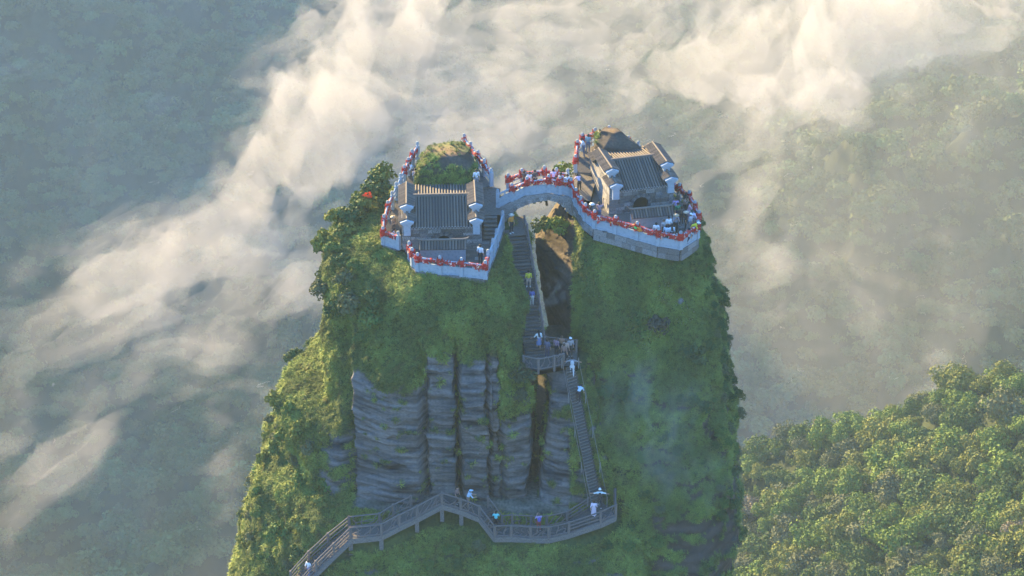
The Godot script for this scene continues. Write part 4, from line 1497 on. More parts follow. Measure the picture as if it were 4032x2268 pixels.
func build_site() -> void:
	rng.seed = 41
	unit = box_mesh(Vector3.ONE)
	# floors
	var wf := [W_FRONT[2], W_FRONT[3], W_FRONT[4], W_FRONT[5], W_SIDE[1], W_SIDE[2], W_SIDE[3], W_SIDE[4], Vector3(-2.4, 0, -9.3), Vector3(-2.6, 0, -11.0), Vector3(-8.3, 0, -11.0), Vector3(-9.6, 0, -8.3), W_PATH[0], Vector3(-8.53, 0, -5.86), Vector3(-8.1, 0, -5.7), W_FRONT[0], W_FRONT[1]]
	var f1 := floor_slab("terrace_floor", "stone floor of the left terrace", wf, M.mortar, 0.9)
	var poly := PackedVector2Array()
	for p in [Vector3(-7.3, 0, -5.6), W_FRONT[2] + Vector3(0.2, 0, 0), W_FRONT[3], W_FRONT[5] + Vector3(-0.3, 0, 0), W_SIDE[2] + Vector3(-0.3, 0, 0), W_SIDE[3] + Vector3(-0.3, 0, 0), Vector3(-1.1, 0, -7.0), Vector3(-2.2, 0, -7.0), Vector3(-2.3, 0, -5.8)]: poly.append(Vector2(p.x, p.z))
	pave(f1, Vector3(-9.0, 0, -1.2), Vector3(1, 0, 0.05).normalized(), Vector3(-0.05, 0, -1).normalized(), poly, func(p): return 0.0, 0.8, 0.5)
	var ef := E_SIDE.duplicate()
	ef.append_array(E_FRONT.slice(1))
	ef.append_array(E_EDGE.slice(1))
	ef.append_array([Vector3(6.0, 1.6, -14.2), Vector3(4.7, 2.0, -12.3)])
	var f2 := floor_slab("terrace_floor", "stone floor of the right terrace", ef, M.mortar, 1.0)
	poly = PackedVector2Array()
	for p in [Vector3(6.4, 0, -7.5), Vector3(6.6, 0, -6.6), Vector3(12.5, 0, -4.5), Vector3(13.7, 0, -6.2), Vector3(13.9, 0, -8.8), Vector3(13.3, 0, -11.4), Vector3(12.9, 0, -9.8), Vector3(7.4, 0, -8.9)]: poly.append(Vector2(p.x, p.z))
	pave(f2, Vector3(4.0, 0, -3.2), Vector3(1, 0, -0.2).normalized(), Vector3(-0.2, 0, -1).normalized(), poly, func(p): return 1.24 - (p.x - 6.2) * 0.056, 0.85, 0.55)
	path_strip("path", "sloping stone path along the left of the west temple", W_PATH, 1.15, 3.2)
	path_strip("path", "stone path behind the west temple", [W_PATH[9], Vector3(-5.6, 2.6, -16.6), W_BACK[0]], 1.0, 3.2)
	path_strip("path", "stone path along the right of the west temple", W_BACK, 1.1, 3.2)
	path_strip("path", "stone path around the top of the east pinnacle", E_TOP, 1.2, 3.2)
	floor_slab("path", "stone landing at the west end of the bridge", [Vector3(-2.45, 1.08, -9.3), Vector3(-0.75, 1.08, -9.3), B_FRONT[0] + Vector3(0.2, 0, 0), Vector3(-0.9, 1.9, -12.2), Vector3(-2.9, 2.1, -12.4), Vector3(-2.7, 1.4, -11.0)], M.paving, 2.6)
	floor_slab("path", "stone landing at the east end of the bridge", [Vector3(4.4, 1.95, -10.8), Vector3(6.0, 1.7, -10.4), Vector3(6.6, 2.2, -13.4), Vector3(4.95, 2.6, -13.7), Vector3(4.2, 2.1, -12.2)], M.paving, 2.6)
	# temples and their screen walls
	temple("west_temple", "left stone temple with grey tiled roof and stepped gables, on the west pinnacle", Vector3(-5.27, 0, -6.0), 0.045, 5.9, 1.95, 0.9, 0.15, 0.55, 0.55)
	temple("east_temple", "right stone temple with grey tiled roof, turned towards the bridge, on the east pinnacle", Vector3(9.9, 0.95, -9.6), 0.255, 5.1, 2.4, 0.5, -0.05, 0.95, 0.6)
	screen_wall("low blue-white screen wall with tiled cap before the left temple", Vector3(-5.15, 0, -4.1), 0.03, 3.4, 1.3)
	screen_wall("low blue-white screen wall with tiled cap before the right temple", Vector3(10.5, 0.95, -7.45), 0.2, 3.15, 1.3)
	stair("stair", "short stone stair beside the right gable of the left temple", Vector3(-1.65, 1.08, -9.2), Vector3(-1.6, 0.05, -7.2), 6, 1.0, null, 0.3)
	# parapets
	parapet("parapet", "white stone parapet along the front of the left terrace", W_FRONT, "panel", 0.55, true)
	parapet("parapet", "white stone parapet on the right side of the left terrace, above the stone stair", W_SIDE, "panel", 0.7)
	parapet("parapet", "short white stone parapet at the left corner of the left temple", [W_PATH[0], Vector3(-8.53, 0, -5.86)], "panel", 0.6)
	parapet("parapet", "white stone railing along the path left of the left temple", W_PATH, "rails", 0.0)
	parapet("parapet", "white stone railing at the back of the west pinnacle, right of the mound", W_BACK, "rails", 0.0)
	parapet("parapet", "front parapet of the arched bridge, with blue-white panels", B_FRONT, "panel", 0.0)
	parapet("parapet", "rear railing of the arched bridge", B_BACK.slice(1), "rails", 0.0)
	parapet("parapet", "white stone parapet descending from the bridge beside the right temple", E_SIDE, "panel", 0.7, true)
	parapet("parapet", "long white stone parapet along the front of the right terrace", E_FRONT, "panel", 0.95)
	parapet("parapet", "white stone railing at the outer edge of the right terrace", E_EDGE.slice(1), "rails", 0.0)
	parapet("parapet", "white stone railing around the top of the east pinnacle", E_TOP, "rails", 0.0)
	# ribbons
	sections(W_FRONT, 0, 5, "the left terrace's front parapet", 0.9)
	sections(W_SIDE, 0, 1, "the left terrace's right-hand parapet", 1.1)
	ribbons(W_PATH[0], Vector3(-8.53, 0, -5.86), "red ribbons on the short parapet at the left temple's corner", 0.9)
	sections(W_PATH, 0, 3, "the railing left of the left temple, lower part", 0.5)
	sections(W_PATH, 6, 9, "the railing left of the left temple, upper part", 0.8)
	sections(W_BACK, 0, 4, "the railing behind the left temple", 0.35)
	sections(B_FRONT, 1, 5, "the bridge's front parapet", 0.8)
	sections(B_BACK, 1, 5, "the bridge's rear railing", 0.9)
	sections(E_SIDE, 0, 4, "the parapet descending from the bridge", 0.9)
	sections(E_FRONT, 0, 5, "the right terrace's front parapet", 1.7)
	sections(E_EDGE, 0, 5, "the right terrace's outer railing", 1.5)
	sections(E_TOP, 0, 7, "the railing on top of the east pinnacle", 0.8)
	# bridge
	var br := thing("arch_bridge", "stone arch bridge joining the tops of the two pinnacles", "bridge", Vector3.ZERO)
	var top := [Vector2(-1.3, 0.98), Vector2(-1.1, 1.08), Vector2(-0.02, 1.6), Vector2(1.15, 2.14), Vector2(2.81, 2.34), Vector2(3.67, 2.14), Vector2(4.53, 1.92), Vector2(5.2, 1.8)]
	var bot := [Vector2(-1.3, -1.6), Vector2(-0.7, -0.7), Vector2(-0.3, 0.2), Vector2(0.1, 0.75), Vector2(0.5, 1.08), Vector2(1.25, 1.45), Vector2(1.9, 1.65), Vector2(2.83, 1.78), Vector2(3.5, 1.6), Vector2(4.0, 1.2), Vector2(4.4, 0.6), Vector2(5.2, 0.0)]
	var st := new_st()
	for i in 40:
		var x0 := lerpf(-1.3, 5.2, i / 40.0)
		var x1 := lerpf(-1.3, 5.2, (i + 1) / 40.0)
		hexa(st, [Vector3(x0, along(bot, x0), -10.45), Vector3(x1, along(bot, x1), -10.45), Vector3(x1, along(top, x1), -10.45), Vector3(x0, along(top, x0), -10.45), Vector3(x0, along(bot, x0), -12.25), Vector3(x1, along(bot, x1), -12.25), Vector3(x1, along(top, x1), -12.25), Vector3(x0, along(top, x0), -12.25)])
	part("arch", st.commit(), M.stone_a, br)
	for i in 16:
		var x := lerpf(-0.2, 4.4, (i + 0.5) / 16.0)
		var y := along(bot, x)
		var dy := along(bot, x + 0.1) - along(bot, x - 0.1)
		brick("arch_stone", br, Vector3(x, y + 0.16, -10.44), Vector3(0.27, 0.3, 0.16), [M.stone_a, M.stone_b, M.stone_pale][i % 3], Basis(Vector3(0, 0, 1), atan2(dy, 0.2)))
	# the stair down the gap, its landing, the steep steps
	stair("stair", "long stone stair descending the gap from under the bridge to the landing", STAIR_A[0], STAIR_A[1], 32, 1.5, null, 1.5)
	floor_slab("landing", "stone landing at the foot of the long stair", [Vector3(0.75, -6.25, 0.95), Vector3(1.93, -6.25, 1.42), Vector3(3.75, -6.25, 0.75), Vector3(4.8, -6.25, 0.7), Vector3(4.9, -6.25, -1.3), Vector3(2.6, -6.25, -1.9), Vector3(0.9, -6.25, -1.3)], M.paving_b, 0.35)
	floor_slab("landing", "stone landing at the head of the long stair", [Vector3(-0.6, -0.22, -8.6), Vector3(1.1, -0.22, -8.6), Vector3(0.9, -0.22, -11.5), Vector3(-0.7, -0.22, -11.5)], M.paving, 1.2)
	stair("stair", "steep narrow stone steps climbing the gap above the lower landing", STAIR_B[0], STAIR_B[1], 46, 0.8, M.paving_b, 0.4)
	branch_rail("rustic railing on the right of the long stair", [Vector3(0.95, -0.2, -9.6), Vector3(1.15, -0.35, -8.5), Vector3(1.4, -1.4, -7.1), Vector3(1.7, -2.6, -5.4), Vector3(2.0, -3.8, -3.8), Vector3(2.3, -5.1, -2.1), Vector3(2.45, -6.0, -1.2)], "branches", 1.0, "railings of the stone stairs")
	branch_rail("rustic railing along the front of the upper landing", [Vector3(0.85, -6.25, 0.95), Vector3(1.93, -6.25, 1.36), Vector3(3.1, -6.25, 0.95), Vector3(3.8, -6.25, 0.68)], "branches", 1.0, "railings of the stone stairs")
	branch_rail("plain railing at the back of the upper landing", [Vector3(2.55, -6.25, -1.75), Vector3(4.8, -6.25, -1.25)], "rails", 1.0, "railings of the stone stairs")
	for s in [-1.0, 1.0]:
		var c := new_st()
		var a: Vector3 = STAIR_B[0] + Vector3(s * 0.62, 0.75, 0.1)
		var b: Vector3 = STAIR_B[1] + Vector3(s * 0.72, 0.75, 0.1)
		var q := []
		for i in 13:
			var f := i / 12.0
			q.append(a.lerp(b, f) - Vector3(0, sin(f * PI * 4.0) * sin(f * PI * 4.0) * 0.12, 0))
		tube(c, q, [0.016, 0.016, 0.016, 0.016, 0.016, 0.016, 0.016, 0.016, 0.016, 0.016, 0.016, 0.016, 0.016], 5)
		var t := thing("chain_rail", "thin chain handrail on the %s of the steep steps" % ("left" if s < 0 else "right"), "handrail", Vector3.ZERO, 0.0, "chains of the steep steps")
		part("chain", c.commit(), M.iron, t)
		for i in 5:
			var p := a.lerp(b, i / 4.0)
			brick("post", t, p - Vector3(0, 0.4, 0), Vector3(0.06, 0.9, 0.06), M.iron)
	# the walkway
	var wk := thing("walkway", "concrete walkway zigzagging along the foot of the slate face", "walkway", Vector3.ZERO)
	for i in WALK.size() - 1:
		var a: Vector3 = WALK[i]
		var b: Vector3 = WALK[i + 1]
		var c: Vector3 = walk_in[i + 1]
		var d: Vector3 = walk_in[i]
		var dn := Vector3(0, 0.16, 0)
		var s1 := new_st()
		hexa(s1, [a, b, b - dn, a - dn, d, c, c - dn, d - dn])
		part("deck_slab", s1.commit(), M.concrete, wk)
		var s2 := new_st()
		slab(s2, a + (a - d) * 0.02, b + (b - c) * 0.02, -0.42, 0.03, 0.2)
		part("edge_beam", s2.commit(), M.concrete_pale, wk)
		if absf(b.y - a.y) / Vector2(b.x - a.x, b.z - a.z).length() > 0.4:
			var n := int(absf(b.y - a.y) / 0.17)
			for k in n:
				var f := (k + 0.5) / n
				var p := (a.lerp(b, f) + d.lerp(c, f)) * 0.5 + Vector3(0, 0.03, 0)
				var go := Vector3(b.x - a.x, 0, b.z - a.z)
				brick("step", wk, p, Vector3(1.25, 0.17, go.length() / n + 0.02), M.concrete, Basis(go.normalized().cross(Vector3.UP).normalized(), Vector3.UP, -go.normalized()))
	for i in [3, 4, 6, 7, 8]:
		var p: Vector3 = WALK[i].lerp(walk_in[i], 0.12)
		brick("support_post", wk, p - Vector3(0, 0.9, 0), Vector3(0.3, 1.5, 0.3), M.concrete_pale)
	branch_rail("plain front railing of the walkway's lowest flight, far left", WALK.slice(0, 4), "rails", 1.0)
	branch_rail("twisted-branch front railing of the walkway, left of its bend", WALK.slice(3, 8))
	branch_rail("twisted-branch front railing of the walkway, right of its bend", WALK.slice(7, 11))
	branch_rail("twisted-branch front railing of the walkway's level stretch", WALK.slice(10, 15))
	branch_rail("plain front railing of the walkway's flight up to the lower landing", WALK.slice(14, 16), "rails", 1.0)
	branch_rail("twisted-branch railing round the lower landing", [WALK[15], WALK[16], Vector3(7.75, -16.4, 3.6)])
	branch_rail("plain rear railing of the walkway's lowest flight, far left", walk_in.slice(0, 4), "rails", 1.0)
	branch_rail("twisted-branch rear railing of the walkway below the slate face, left", walk_in.slice(3, 7))
	branch_rail("twisted-branch rear railing of the walkway's short flight", walk_in.slice(9, 11))
	branch_rail("twisted-branch rear railing of the walkway's level stretch", walk_in.slice(10, 15))
	branch_rail("plain rear railing of the flight up to the lower landing", walk_in.slice(14, 16), "rails", 1.0)

func along(pts: Array, x: float) -> float:
	for i in pts.size() - 1:
		if x <= pts[i + 1].x or i == pts.size() - 2:
			return lerpf(pts[i].y, pts[i + 1].y, clampf((x - pts[i].x) / (pts[i + 1].x - pts[i].x), 0, 1))
	return pts[0].y

# ------------------------------------------------------------------ people

const SKIN := 0
const TOP := 1
const LEGS := 2
const SHOES := 3

# joints of a standing figure 1.7 m tall that looks along +z; each pose moves some of them
func joints(over: Dictionary) -> Dictionary:
	var j := {
		"pelvis": Vector3(0, 0.93, 0), "waist": Vector3(0, 1.08, 0.005), "chest": Vector3(0, 1.28, 0.0), "neck": Vector3(0, 1.43, -0.01), "head": Vector3(0, 1.58, 0.015),
		"sl": Vector3(0.18, 1.385, -0.01), "sr": Vector3(-0.18, 1.385, -0.01), "el": Vector3(0.24, 1.12, -0.02), "er": Vector3(-0.24, 1.12, -0.02), "wl": Vector3(0.25, 0.88, 0.05), "wr": Vector3(-0.25, 0.88, 0.05),
		"hl": Vector3(0.09, 0.9, 0), "hr": Vector3(-0.09, 0.9, 0), "kl": Vector3(0.105, 0.5, 0.02), "kr": Vector3(-0.105, 0.5, 0.02), "al": Vector3(0.11, 0.09, -0.03), "ar": Vector3(-0.11, 0.09, -0.03),
	}
	var lean: float = over.get("lean", 0.0)
	var drop: float = over.get("drop", 0.0)
	for k in ["waist", "chest", "neck", "head", "sl", "sr", "el", "er", "wl", "wr"]:
		var f := 0.5 if k == "waist" else 1.0
		j[k] = j.pelvis + (j[k] - j.pelvis).rotated(Vector3.RIGHT, lean * f)
	for k in j:
		if not k in ["kl", "kr", "al", "ar"]: j[k] += Vector3(0, -drop, over.get("back", 0.0))
	for k in over:
		if j.has(k): j[k] = over[k]
	return j

func body(pose: String) -> Array:
	if shared.has("body " + pose): return shared["body " + pose]
	var over: Dictionary = {
		"stand": {},
		"walk": {"kl": Vector3(0.1, 0.52, 0.12), "al": Vector3(0.1, 0.1, 0.18), "kr": Vector3(-0.1, 0.5, -0.03), "ar": Vector3(-0.1, 0.13, -0.25), "el": Vector3(0.24, 1.13, -0.12), "wl": Vector3(0.24, 0.9, -0.14), "er": Vector3(-0.24, 1.13, 0.06), "wr": Vector3(-0.22, 0.93, 0.2)},
		"photo": {"el": Vector3(0.24, 1.16, 0.14), "wl": Vector3(0.09, 1.42, 0.26), "er": Vector3(-0.24, 1.16, 0.14), "wr": Vector3(-0.07, 1.42, 0.26)},
		"selfie": {"er": Vector3(-0.27, 1.55, 0.14), "wr": Vector3(-0.26, 1.82, 0.2), "el": Vector3(0.24, 1.14, 0.06), "wl": Vector3(0.12, 1.06, 0.2)},
		"lean": {"lean": 0.35, "el": Vector3(0.26, 1.08, 0.34), "wl": Vector3(0.2, 1.06, 0.56), "er": Vector3(-0.26, 1.08, 0.34), "wr": Vector3(-0.2, 1.06, 0.56)},
		"folded": {"el": Vector3(0.25, 1.1, 0.05), "wl": Vector3(0.03, 1.1, 0.2), "er": Vector3(-0.25, 1.1, 0.05), "wr": Vector3(-0.03, 1.13, 0.21)},
		"bend": {"lean": 0.9, "el": Vector3(0.22, 1.05, 0.5), "wl": Vector3(0.3, 0.85, 0.62), "er": Vector3(-0.2, 0.98, 0.48), "wr": Vector3(-0.2, 0.75, 0.55)},
		"sit": {"drop": 0.47, "kl": Vector3(0.13, 0.5, 0.42), "kr": Vector3(-0.13, 0.5, 0.42), "al": Vector3(0.13, 0.09, 0.4), "ar": Vector3(-0.13, 0.09, 0.4), "el": Vector3(0.24, 0.66, 0.1), "wl": Vector3(0.1, 0.56, 0.34), "er": Vector3(-0.24, 0.66, 0.1), "wr": Vector3(-0.1, 0.56, 0.34)},
		"squat": {"drop": 0.42, "lean": 0.35, "kl": Vector3(0.26, 0.5, 0.36), "kr": Vector3(-0.26, 0.5, 0.36), "al": Vector3(0.3, 0.09, 0.2), "ar": Vector3(-0.3, 0.09, 0.2), "el": Vector3(0.25, 0.68, 0.33), "wl": Vector3(0.05, 0.5, 0.42), "er": Vector3(-0.25, 0.68, 0.33), "wr": Vector3(-0.05, 0.5, 0.42)},
		"climb": {"lean": 0.3, "el": Vector3(0.42, 1.25, 0.2), "wl": Vector3(0.62, 1.15, 0.36), "er": Vector3(-0.42, 1.25, 0.2), "wr": Vector3(-0.62, 1.1, 0.34), "kl": Vector3(0.11, 0.72, 0.26), "al": Vector3(0.11, 0.34, 0.16)},
		"handrail": {"lean": 0.12, "el": Vector3(0.32, 1.15, 0.12), "wl": Vector3(0.48, 1.0, 0.3), "kl": Vector3(0.1, 0.55, 0.16), "al": Vector3(0.1, 0.26, 0.12)},
	}[pose]
	var j := joints(over)
	var bones := [
		[j.pelvis, j.waist, 0.135, 0.118, LEGS], [j.waist, j.chest, 0.12, 0.145, TOP], [j.sl, j.sr, 0.075, 0.075, TOP], [j.chest, j.neck, 0.12, 0.07, TOP], [j.hl, j.hr, 0.11, 0.11, LEGS], [j.neck, j.head, 0.055, 0.06, SKIN],
		[j.head + Vector3(0, 0.035, -0.01), j.head + Vector3(0, -0.03, 0.02), 0.098, 0.078, SKIN],
		[j.sl, j.el, 0.062, 0.05, TOP], [j.sr, j.er, 0.062, 0.05, TOP], [j.el, j.wl, 0.043, 0.032, SKIN], [j.er, j.wr, 0.043, 0.032, SKIN],
		[j.hl, j.kl, 0.092, 0.066, LEGS], [j.hr, j.kr, 0.092, 0.066, LEGS], [j.kl, j.al, 0.062, 0.043, LEGS], [j.kr, j.ar, 0.062, 0.043, LEGS],
	]
	for s in ["l", "r"]:
		var a: Vector3 = j["a" + s]
		var sx := 0.02 if s == "l" else -0.02
		bones.append([a + Vector3(0, -0.045, -0.02), a + Vector3(sx, -0.055, 0.15), 0.045, 0.036, SHOES])
		var w: Vector3 = j["w" + s]
		var d: Vector3 = (w - j["e" + s]).normalized()
		bones.append([w, w + d * 0.07, 0.03, 0.036, SKIN])
	var h := 0.032
	var lo := Vector3(1e9, 1e9, 1e9)
	var hi := -lo
	for b in bones:
		for e in 2:
			lo = lo.min(b[e] - Vector3.ONE * (b[2 + e] + 0.08))
			hi = hi.max(b[e] + Vector3.ONE * (b[2 + e] + 0.08))
	var nx := int((hi.x - lo.x) / h) + 2
	var ny := int((hi.y - lo.y) / h) + 2
	var nzz := int((hi.z - lo.z) / h) + 2
	var f := PackedFloat32Array()
	f.resize(nx * ny * nzz)
	f.fill(1.0)
	var best := f.duplicate()
	var reg := PackedByteArray()
	reg.resize(f.size())
	for b in bones:
		var a: Vector3 = b[0]
		var ab: Vector3 = b[1] - a
		var l2 := maxf(ab.length_squared(), 1e-6)
		var rm: float = maxf(b[2], b[3]) + 0.07
		var mn: Vector3 = (a.min(b[1]) - Vector3.ONE * rm - lo) / h
		var mx: Vector3 = (a.max(b[1]) + Vector3.ONE * rm - lo) / h
		var ra: float = b[2]
		var rd: float = b[3] - b[2]
		for z in range(maxi(0, int(mn.z)), mini(nzz, int(mx.z) + 2)):
			for y in range(maxi(0, int(mn.y)), mini(ny, int(mx.y) + 2)):
				for x in range(maxi(0, int(mn.x)), mini(nx, int(mx.x) + 2)):
					var p := lo + Vector3(x, y, z) * h
					var t := clampf((p - a).dot(ab) / l2, 0, 1)
					var d := p.distance_to(a + ab * t) - ra - rd * t
					var i := (z * ny + y) * nx + x
					if d < best[i]:
						best[i] = d
						reg[i] = b[4]
					var o := f[i]
					var k := maxf(0.035 - absf(o - d), 0.0) / 0.035
					f[i] = minf(o, d) - k * k * 0.035 * 0.25
	# surface nets
	var vid := {}
	var vs := PackedVector3Array()
	var vr := PackedByteArray()
	var off := [0, 1, nx, nx + 1, nx * ny, nx * ny + 1, nx * ny + nx, nx * ny + nx + 1]
	for z in nzz - 1:
		for y in ny - 1:
			for x in nx - 1:
				var i := (z * ny + y) * nx + x
				var neg := 0
				for k in 8:
					if f[i + off[k]] < 0.0: neg += 1
				if neg == 0 or neg == 8: continue
				var sum := Vector3.ZERO
				var cnt := 0
				for e in [[0, 1], [2, 3], [4, 5], [6, 7], [0, 2], [1, 3], [4, 6], [5, 7], [0, 4], [1, 5], [2, 6], [3, 7]]:
					var fa := f[i + off[e[0]]]
					var fb := f[i + off[e[1]]]
					if (fa < 0.0) == (fb < 0.0): continue
					var t := fa / (fa - fb)
					var pa := Vector3(e[0] & 1, (e[0] >> 1) & 1, e[0] >> 2)
					var pb := Vector3(e[1] & 1, (e[1] >> 1) & 1, e[1] >> 2)
					sum += pa.lerp(pb, t)
					cnt += 1
				vid[i] = vs.size()
				vs.append(lo + (Vector3(x, y, z) + sum / cnt) * h)
				var bi := i
				for k in 8:
					if best[i + off[k]] < best[bi]: bi = i + off[k]
				vr.append(reg[bi])
	var sts := []
	var tris := [[], [], [], []]
	var nrm := PackedVector3Array()
	nrm.resize(vs.size())
	for z in range(1, nzz - 1):
		for y in range(1, ny - 1):
			for x in range(1, nx - 1):
				var i := (z * ny + y) * nx + x
				for ax in 3:
					var st: int = [1, nx, nx * ny][ax]
					if (f[i] < 0.0) == (f[i + st] < 0.0): continue
					var u: int = [nx, nx * ny, 1][ax]
					var w: int = [nx * ny, 1, nx][ax]
					var q := [vid[i - u - w], vid[i - w], vid[i], vid[i - u]]
					if f[i] >= 0.0: q = [q[0], q[3], q[2], q[1]]
					# outward is from inside to outside along the axis; wind clockwise seen from outside
					for t in [[q[0], q[2], q[1]], [q[0], q[3], q[2]]]:
						var n: Vector3 = (vs[t[2]] - vs[t[0]]).cross(vs[t[1]] - vs[t[0]])
						for k in 3: nrm[t[k]] += n
						var c := [0, 0, 0, 0]
						for k in 3: c[vr[t[k]]] += 1
						var r := 0
						for k in 4:
							if c[k] > c[r]: r = k
						tris[r].append_array(t)
	var mesh := ArrayMesh.new()
	for r in 4:
		var st := new_st()
		for t in tris[r]:
			st.set_normal(nrm[t].normalized())
			st.add_vertex(vs[t])
		if r == SKIN:
			# fingers, nose, ears
			for s in ["l", "r"]:
				var w: Vector3 = j["w" + s]
				var d: Vector3 = (w - j["e" + s]).normalized()
				var ac := d.cross(Vector3(0, 0, 1) if absf(d.z) < 0.8 else Vector3.UP).normalized()
				var pl := d.cross(ac).normalized()
				var palm := w + d * 0.09
				for k in 4:
					var o := ac * (k - 1.5) * 0.019
					var l: float = [0.068, 0.078, 0.074, 0.058][k]
					tube(st, [palm + o, palm + o + d * l * 0.55, palm + o + d * l * 0.85 + pl * l * 0.35], [0.0095, 0.0085, 0.006], 5)
				tube(st, [w + d * 0.03 + ac * 0.03, w + d * 0.065 + ac * 0.055, w + d * 0.1 + ac * 0.056 + pl * 0.012], [0.012, 0.0105, 0.007], 5)
			var hd: Vector3 = j.head
			tube(st, [hd + Vector3(0, 0.02, 0.09), hd + Vector3(0, -0.012, 0.118), hd + Vector3(0, -0.024, 0.092)], [0.008, 0.014, 0.012], 5)
			for s in [-1.0, 1.0]: tube(st, [hd + Vector3(s * 0.088, 0.025, 0.0), hd + Vector3(s * 0.1, 0.0, -0.012), hd + Vector3(s * 0.088, -0.03, 0.0)], [0.012, 0.018, 0.008], 5)
		st.commit(mesh)
	# eyes and mouth, a small dark surface
	var fs := new_st()
	var hp: Vector3 = j.head
	for s in [-1.0, 1.0]: box(fs, hp + Vector3(s * 0.033, 0.015, 0.089), Vector3(0.024, 0.011, 0.012))
	box(fs, hp + Vector3(0, -0.048, 0.092), Vector3(0.04, 0.008, 0.01))
	fs.commit(mesh)
	shared["body " + pose] = [mesh, j]
	return shared["body " + pose]

func dye(called: String, c: Color, rough := 0.85) -> StandardMaterial3D:
	var key := "%s %.2f %.2f %.2f" % [called, c.r, c.g, c.b]
	if not M.has(key):
		var m := StandardMaterial3D.new()
		m.resource_name = key
		m.albedo_color = lin(c)
		m.roughness = rough
		M[key] = m
	return M[key]

func ellipsoid(st: SurfaceTool, c: Vector3, r: Vector3, y_min := -1.0, rings := 7, sides := 10) -> void:
	var pts := []
	for i in rings + 1:
		var a := lerpf(asin(clampf(y_min, -1, 1)), PI * 0.5, float(i) / rings)
		var row := []
		for k in sides:
			var t := TAU * k / sides
			var n := Vector3(cos(a) * cos(t), sin(a), cos(a) * sin(t))
			row.append(n)
		pts.append(row)
	for i in rings:
		for k in sides:
			var q := (k + 1) % sides
			for e in [[i, k], [i, q], [i + 1, q], [i, k], [i + 1, q], [i + 1, k]]:
				var n: Vector3 = pts[e[0]][e[1]]
				st.set_normal((n / r).normalized())
				st.add_vertex(c + n * r)

func hair_mesh(kind: String, j: Dictionary) -> ArrayMesh:
	var st := new_st()
	var h: Vector3 = j.head
	ellipsoid(st, h + Vector3(0, 0.03, -0.02), Vector3(0.108, 0.115, 0.118), -0.15)
	ellipsoid(st, h + Vector3(0, -0.005, -0.05), Vector3(0.095, 0.1, 0.075))
	if kind == "long":
		var n: Vector3 = j.neck
		tube(st, [h + Vector3(0, -0.02, -0.06), n + Vector3(0, -0.02, -0.085), n + Vector3(0, -0.2, -0.12), n + Vector3(0, -0.3, -0.115)], [0.085, 0.09, 0.085, 0.04], 8)
	elif kind == "bun":
		ellipsoid(st, h + Vector3(0, 0.1, -0.09), Vector3(0.05, 0.05, 0.05))
	return st.commit()

func hat_mesh(kind: String, j: Dictionary) -> ArrayMesh:
	var st := new_st()
	var h: Vector3 = j.head
	var up := 0.065
	ellipsoid(st, h + Vector3(0, up, -0.01), Vector3(0.118, 0.105, 0.125), 0.0)
	if kind == "brim":
		tube(st, [h + Vector3(0, up - 0.012, -0.01), h + Vector3(0, up + 0.0, -0.01), h + Vector3(0, up + 0.02, -0.01)], [0.245, 0.235, 0.11], 16)
	elif kind == "cap":
		box(st, h + Vector3(0, up + 0.01, 0.14), Vector3(0.15, 0.018, 0.11))
	return st.commit()

# one person; yaw 0 faces the camera's side (+z), 180 faces away
func person(at: Vector3, yaw: float, tall: float, pose: String, top: Color, legs: Color, label: String, extra := {}) -> void:
	var bm: Array = body(pose)
	var t := thing("person", label, "person", at, deg_to_rad(yaw))
	t.scale = Vector3.ONE * tall / 1.7
	var o := MeshInstance3D.new()
	o.mesh = bm[0]
	part_name(o, "body", t)
	var skin: Color = extra.get("skin", Color(0.42, 0.26, 0.18))
	o.set_surface_override_material(0, dye("skin", skin, 0.6))
	o.set_surface_override_material(1, dye("cloth", top))
	o.set_surface_override_material(2, dye("cloth", legs))
	o.set_surface_override_material(3, dye("shoe", extra.get("shoes", Color(0.3, 0.3, 0.3))))
	o.set_surface_override_material(4, dye("hair", Color(0.02, 0.015, 0.012)))
	var j: Dictionary = bm[1]
	if not extra.get("hair", "short") == "none":
		part("hair", hair_mesh(extra.get("hair", "short"), j), dye("hair", extra.get("hair_color", Color(0.018, 0.014, 0.012)), 0.5), t)
	if extra.has("hat"):
		part("hat", hat_mesh(extra.hat, j), dye("cloth", extra.get("hat_color", Color(0.7, 0.7, 0.7))), t)
	if extra.has("bag"):
		var st := new_st()
		var c: Vector3 = j.chest
		var bk: Vector3 = (j.chest - j.pelvis).normalized().cross(Vector3.RIGHT).normalized()
		ellipsoid(st, c + bk * 0.17 + Vector3(0, -0.06, 0), Vector3(0.15, 0.23, 0.11))
		part("backpack", st.commit(), dye("cloth", extra.bag), t)
	if extra.has("strap"):
		var st := new_st()
		tube(st, [j.sl + Vector3(-0.04, 0.06, 0.02), j.chest + Vector3(0.05, 0.0, -0.155), j.waist + Vector3(-0.12, 0.0, -0.06)], [0.014, 0.016, 0.014], 5)
		tube(st, [j.sl + Vector3(-0.04, 0.06, 0.02), j.chest + Vector3(0.05, -0.02, 0.155), j.waist + Vector3(-0.12, 0.0, 0.07)], [0.014, 0.016, 0.014], 5)
		part("strap", st.commit(), dye("cloth", extra.strap), t)
	if extra.has("skirt"):
		var st := new_st()
		tube(st, [j.waist, j.pelvis, j.pelvis + Vector3(0, -0.22, 0), j.pelvis + Vector3(0, -extra.get("skirt_long", 0.42), 0)], [0.135, 0.165, 0.2, 0.23], 12)
		part("skirt", st.commit(), dye("cloth", extra.skirt), t)
	if extra.has("phone"):
		var st := new_st()
		box(st, (j.wl + j.wr) * 0.5 + Vector3(0, 0.08, 0.06) if pose == "photo" else j.wr + Vector3(0, 0.12, 0.04), Vector3(0.075, 0.15, 0.012))
		part("phone", st.commit(), dye("glass", Color(0.03, 0.03, 0.035), 0.2), t)

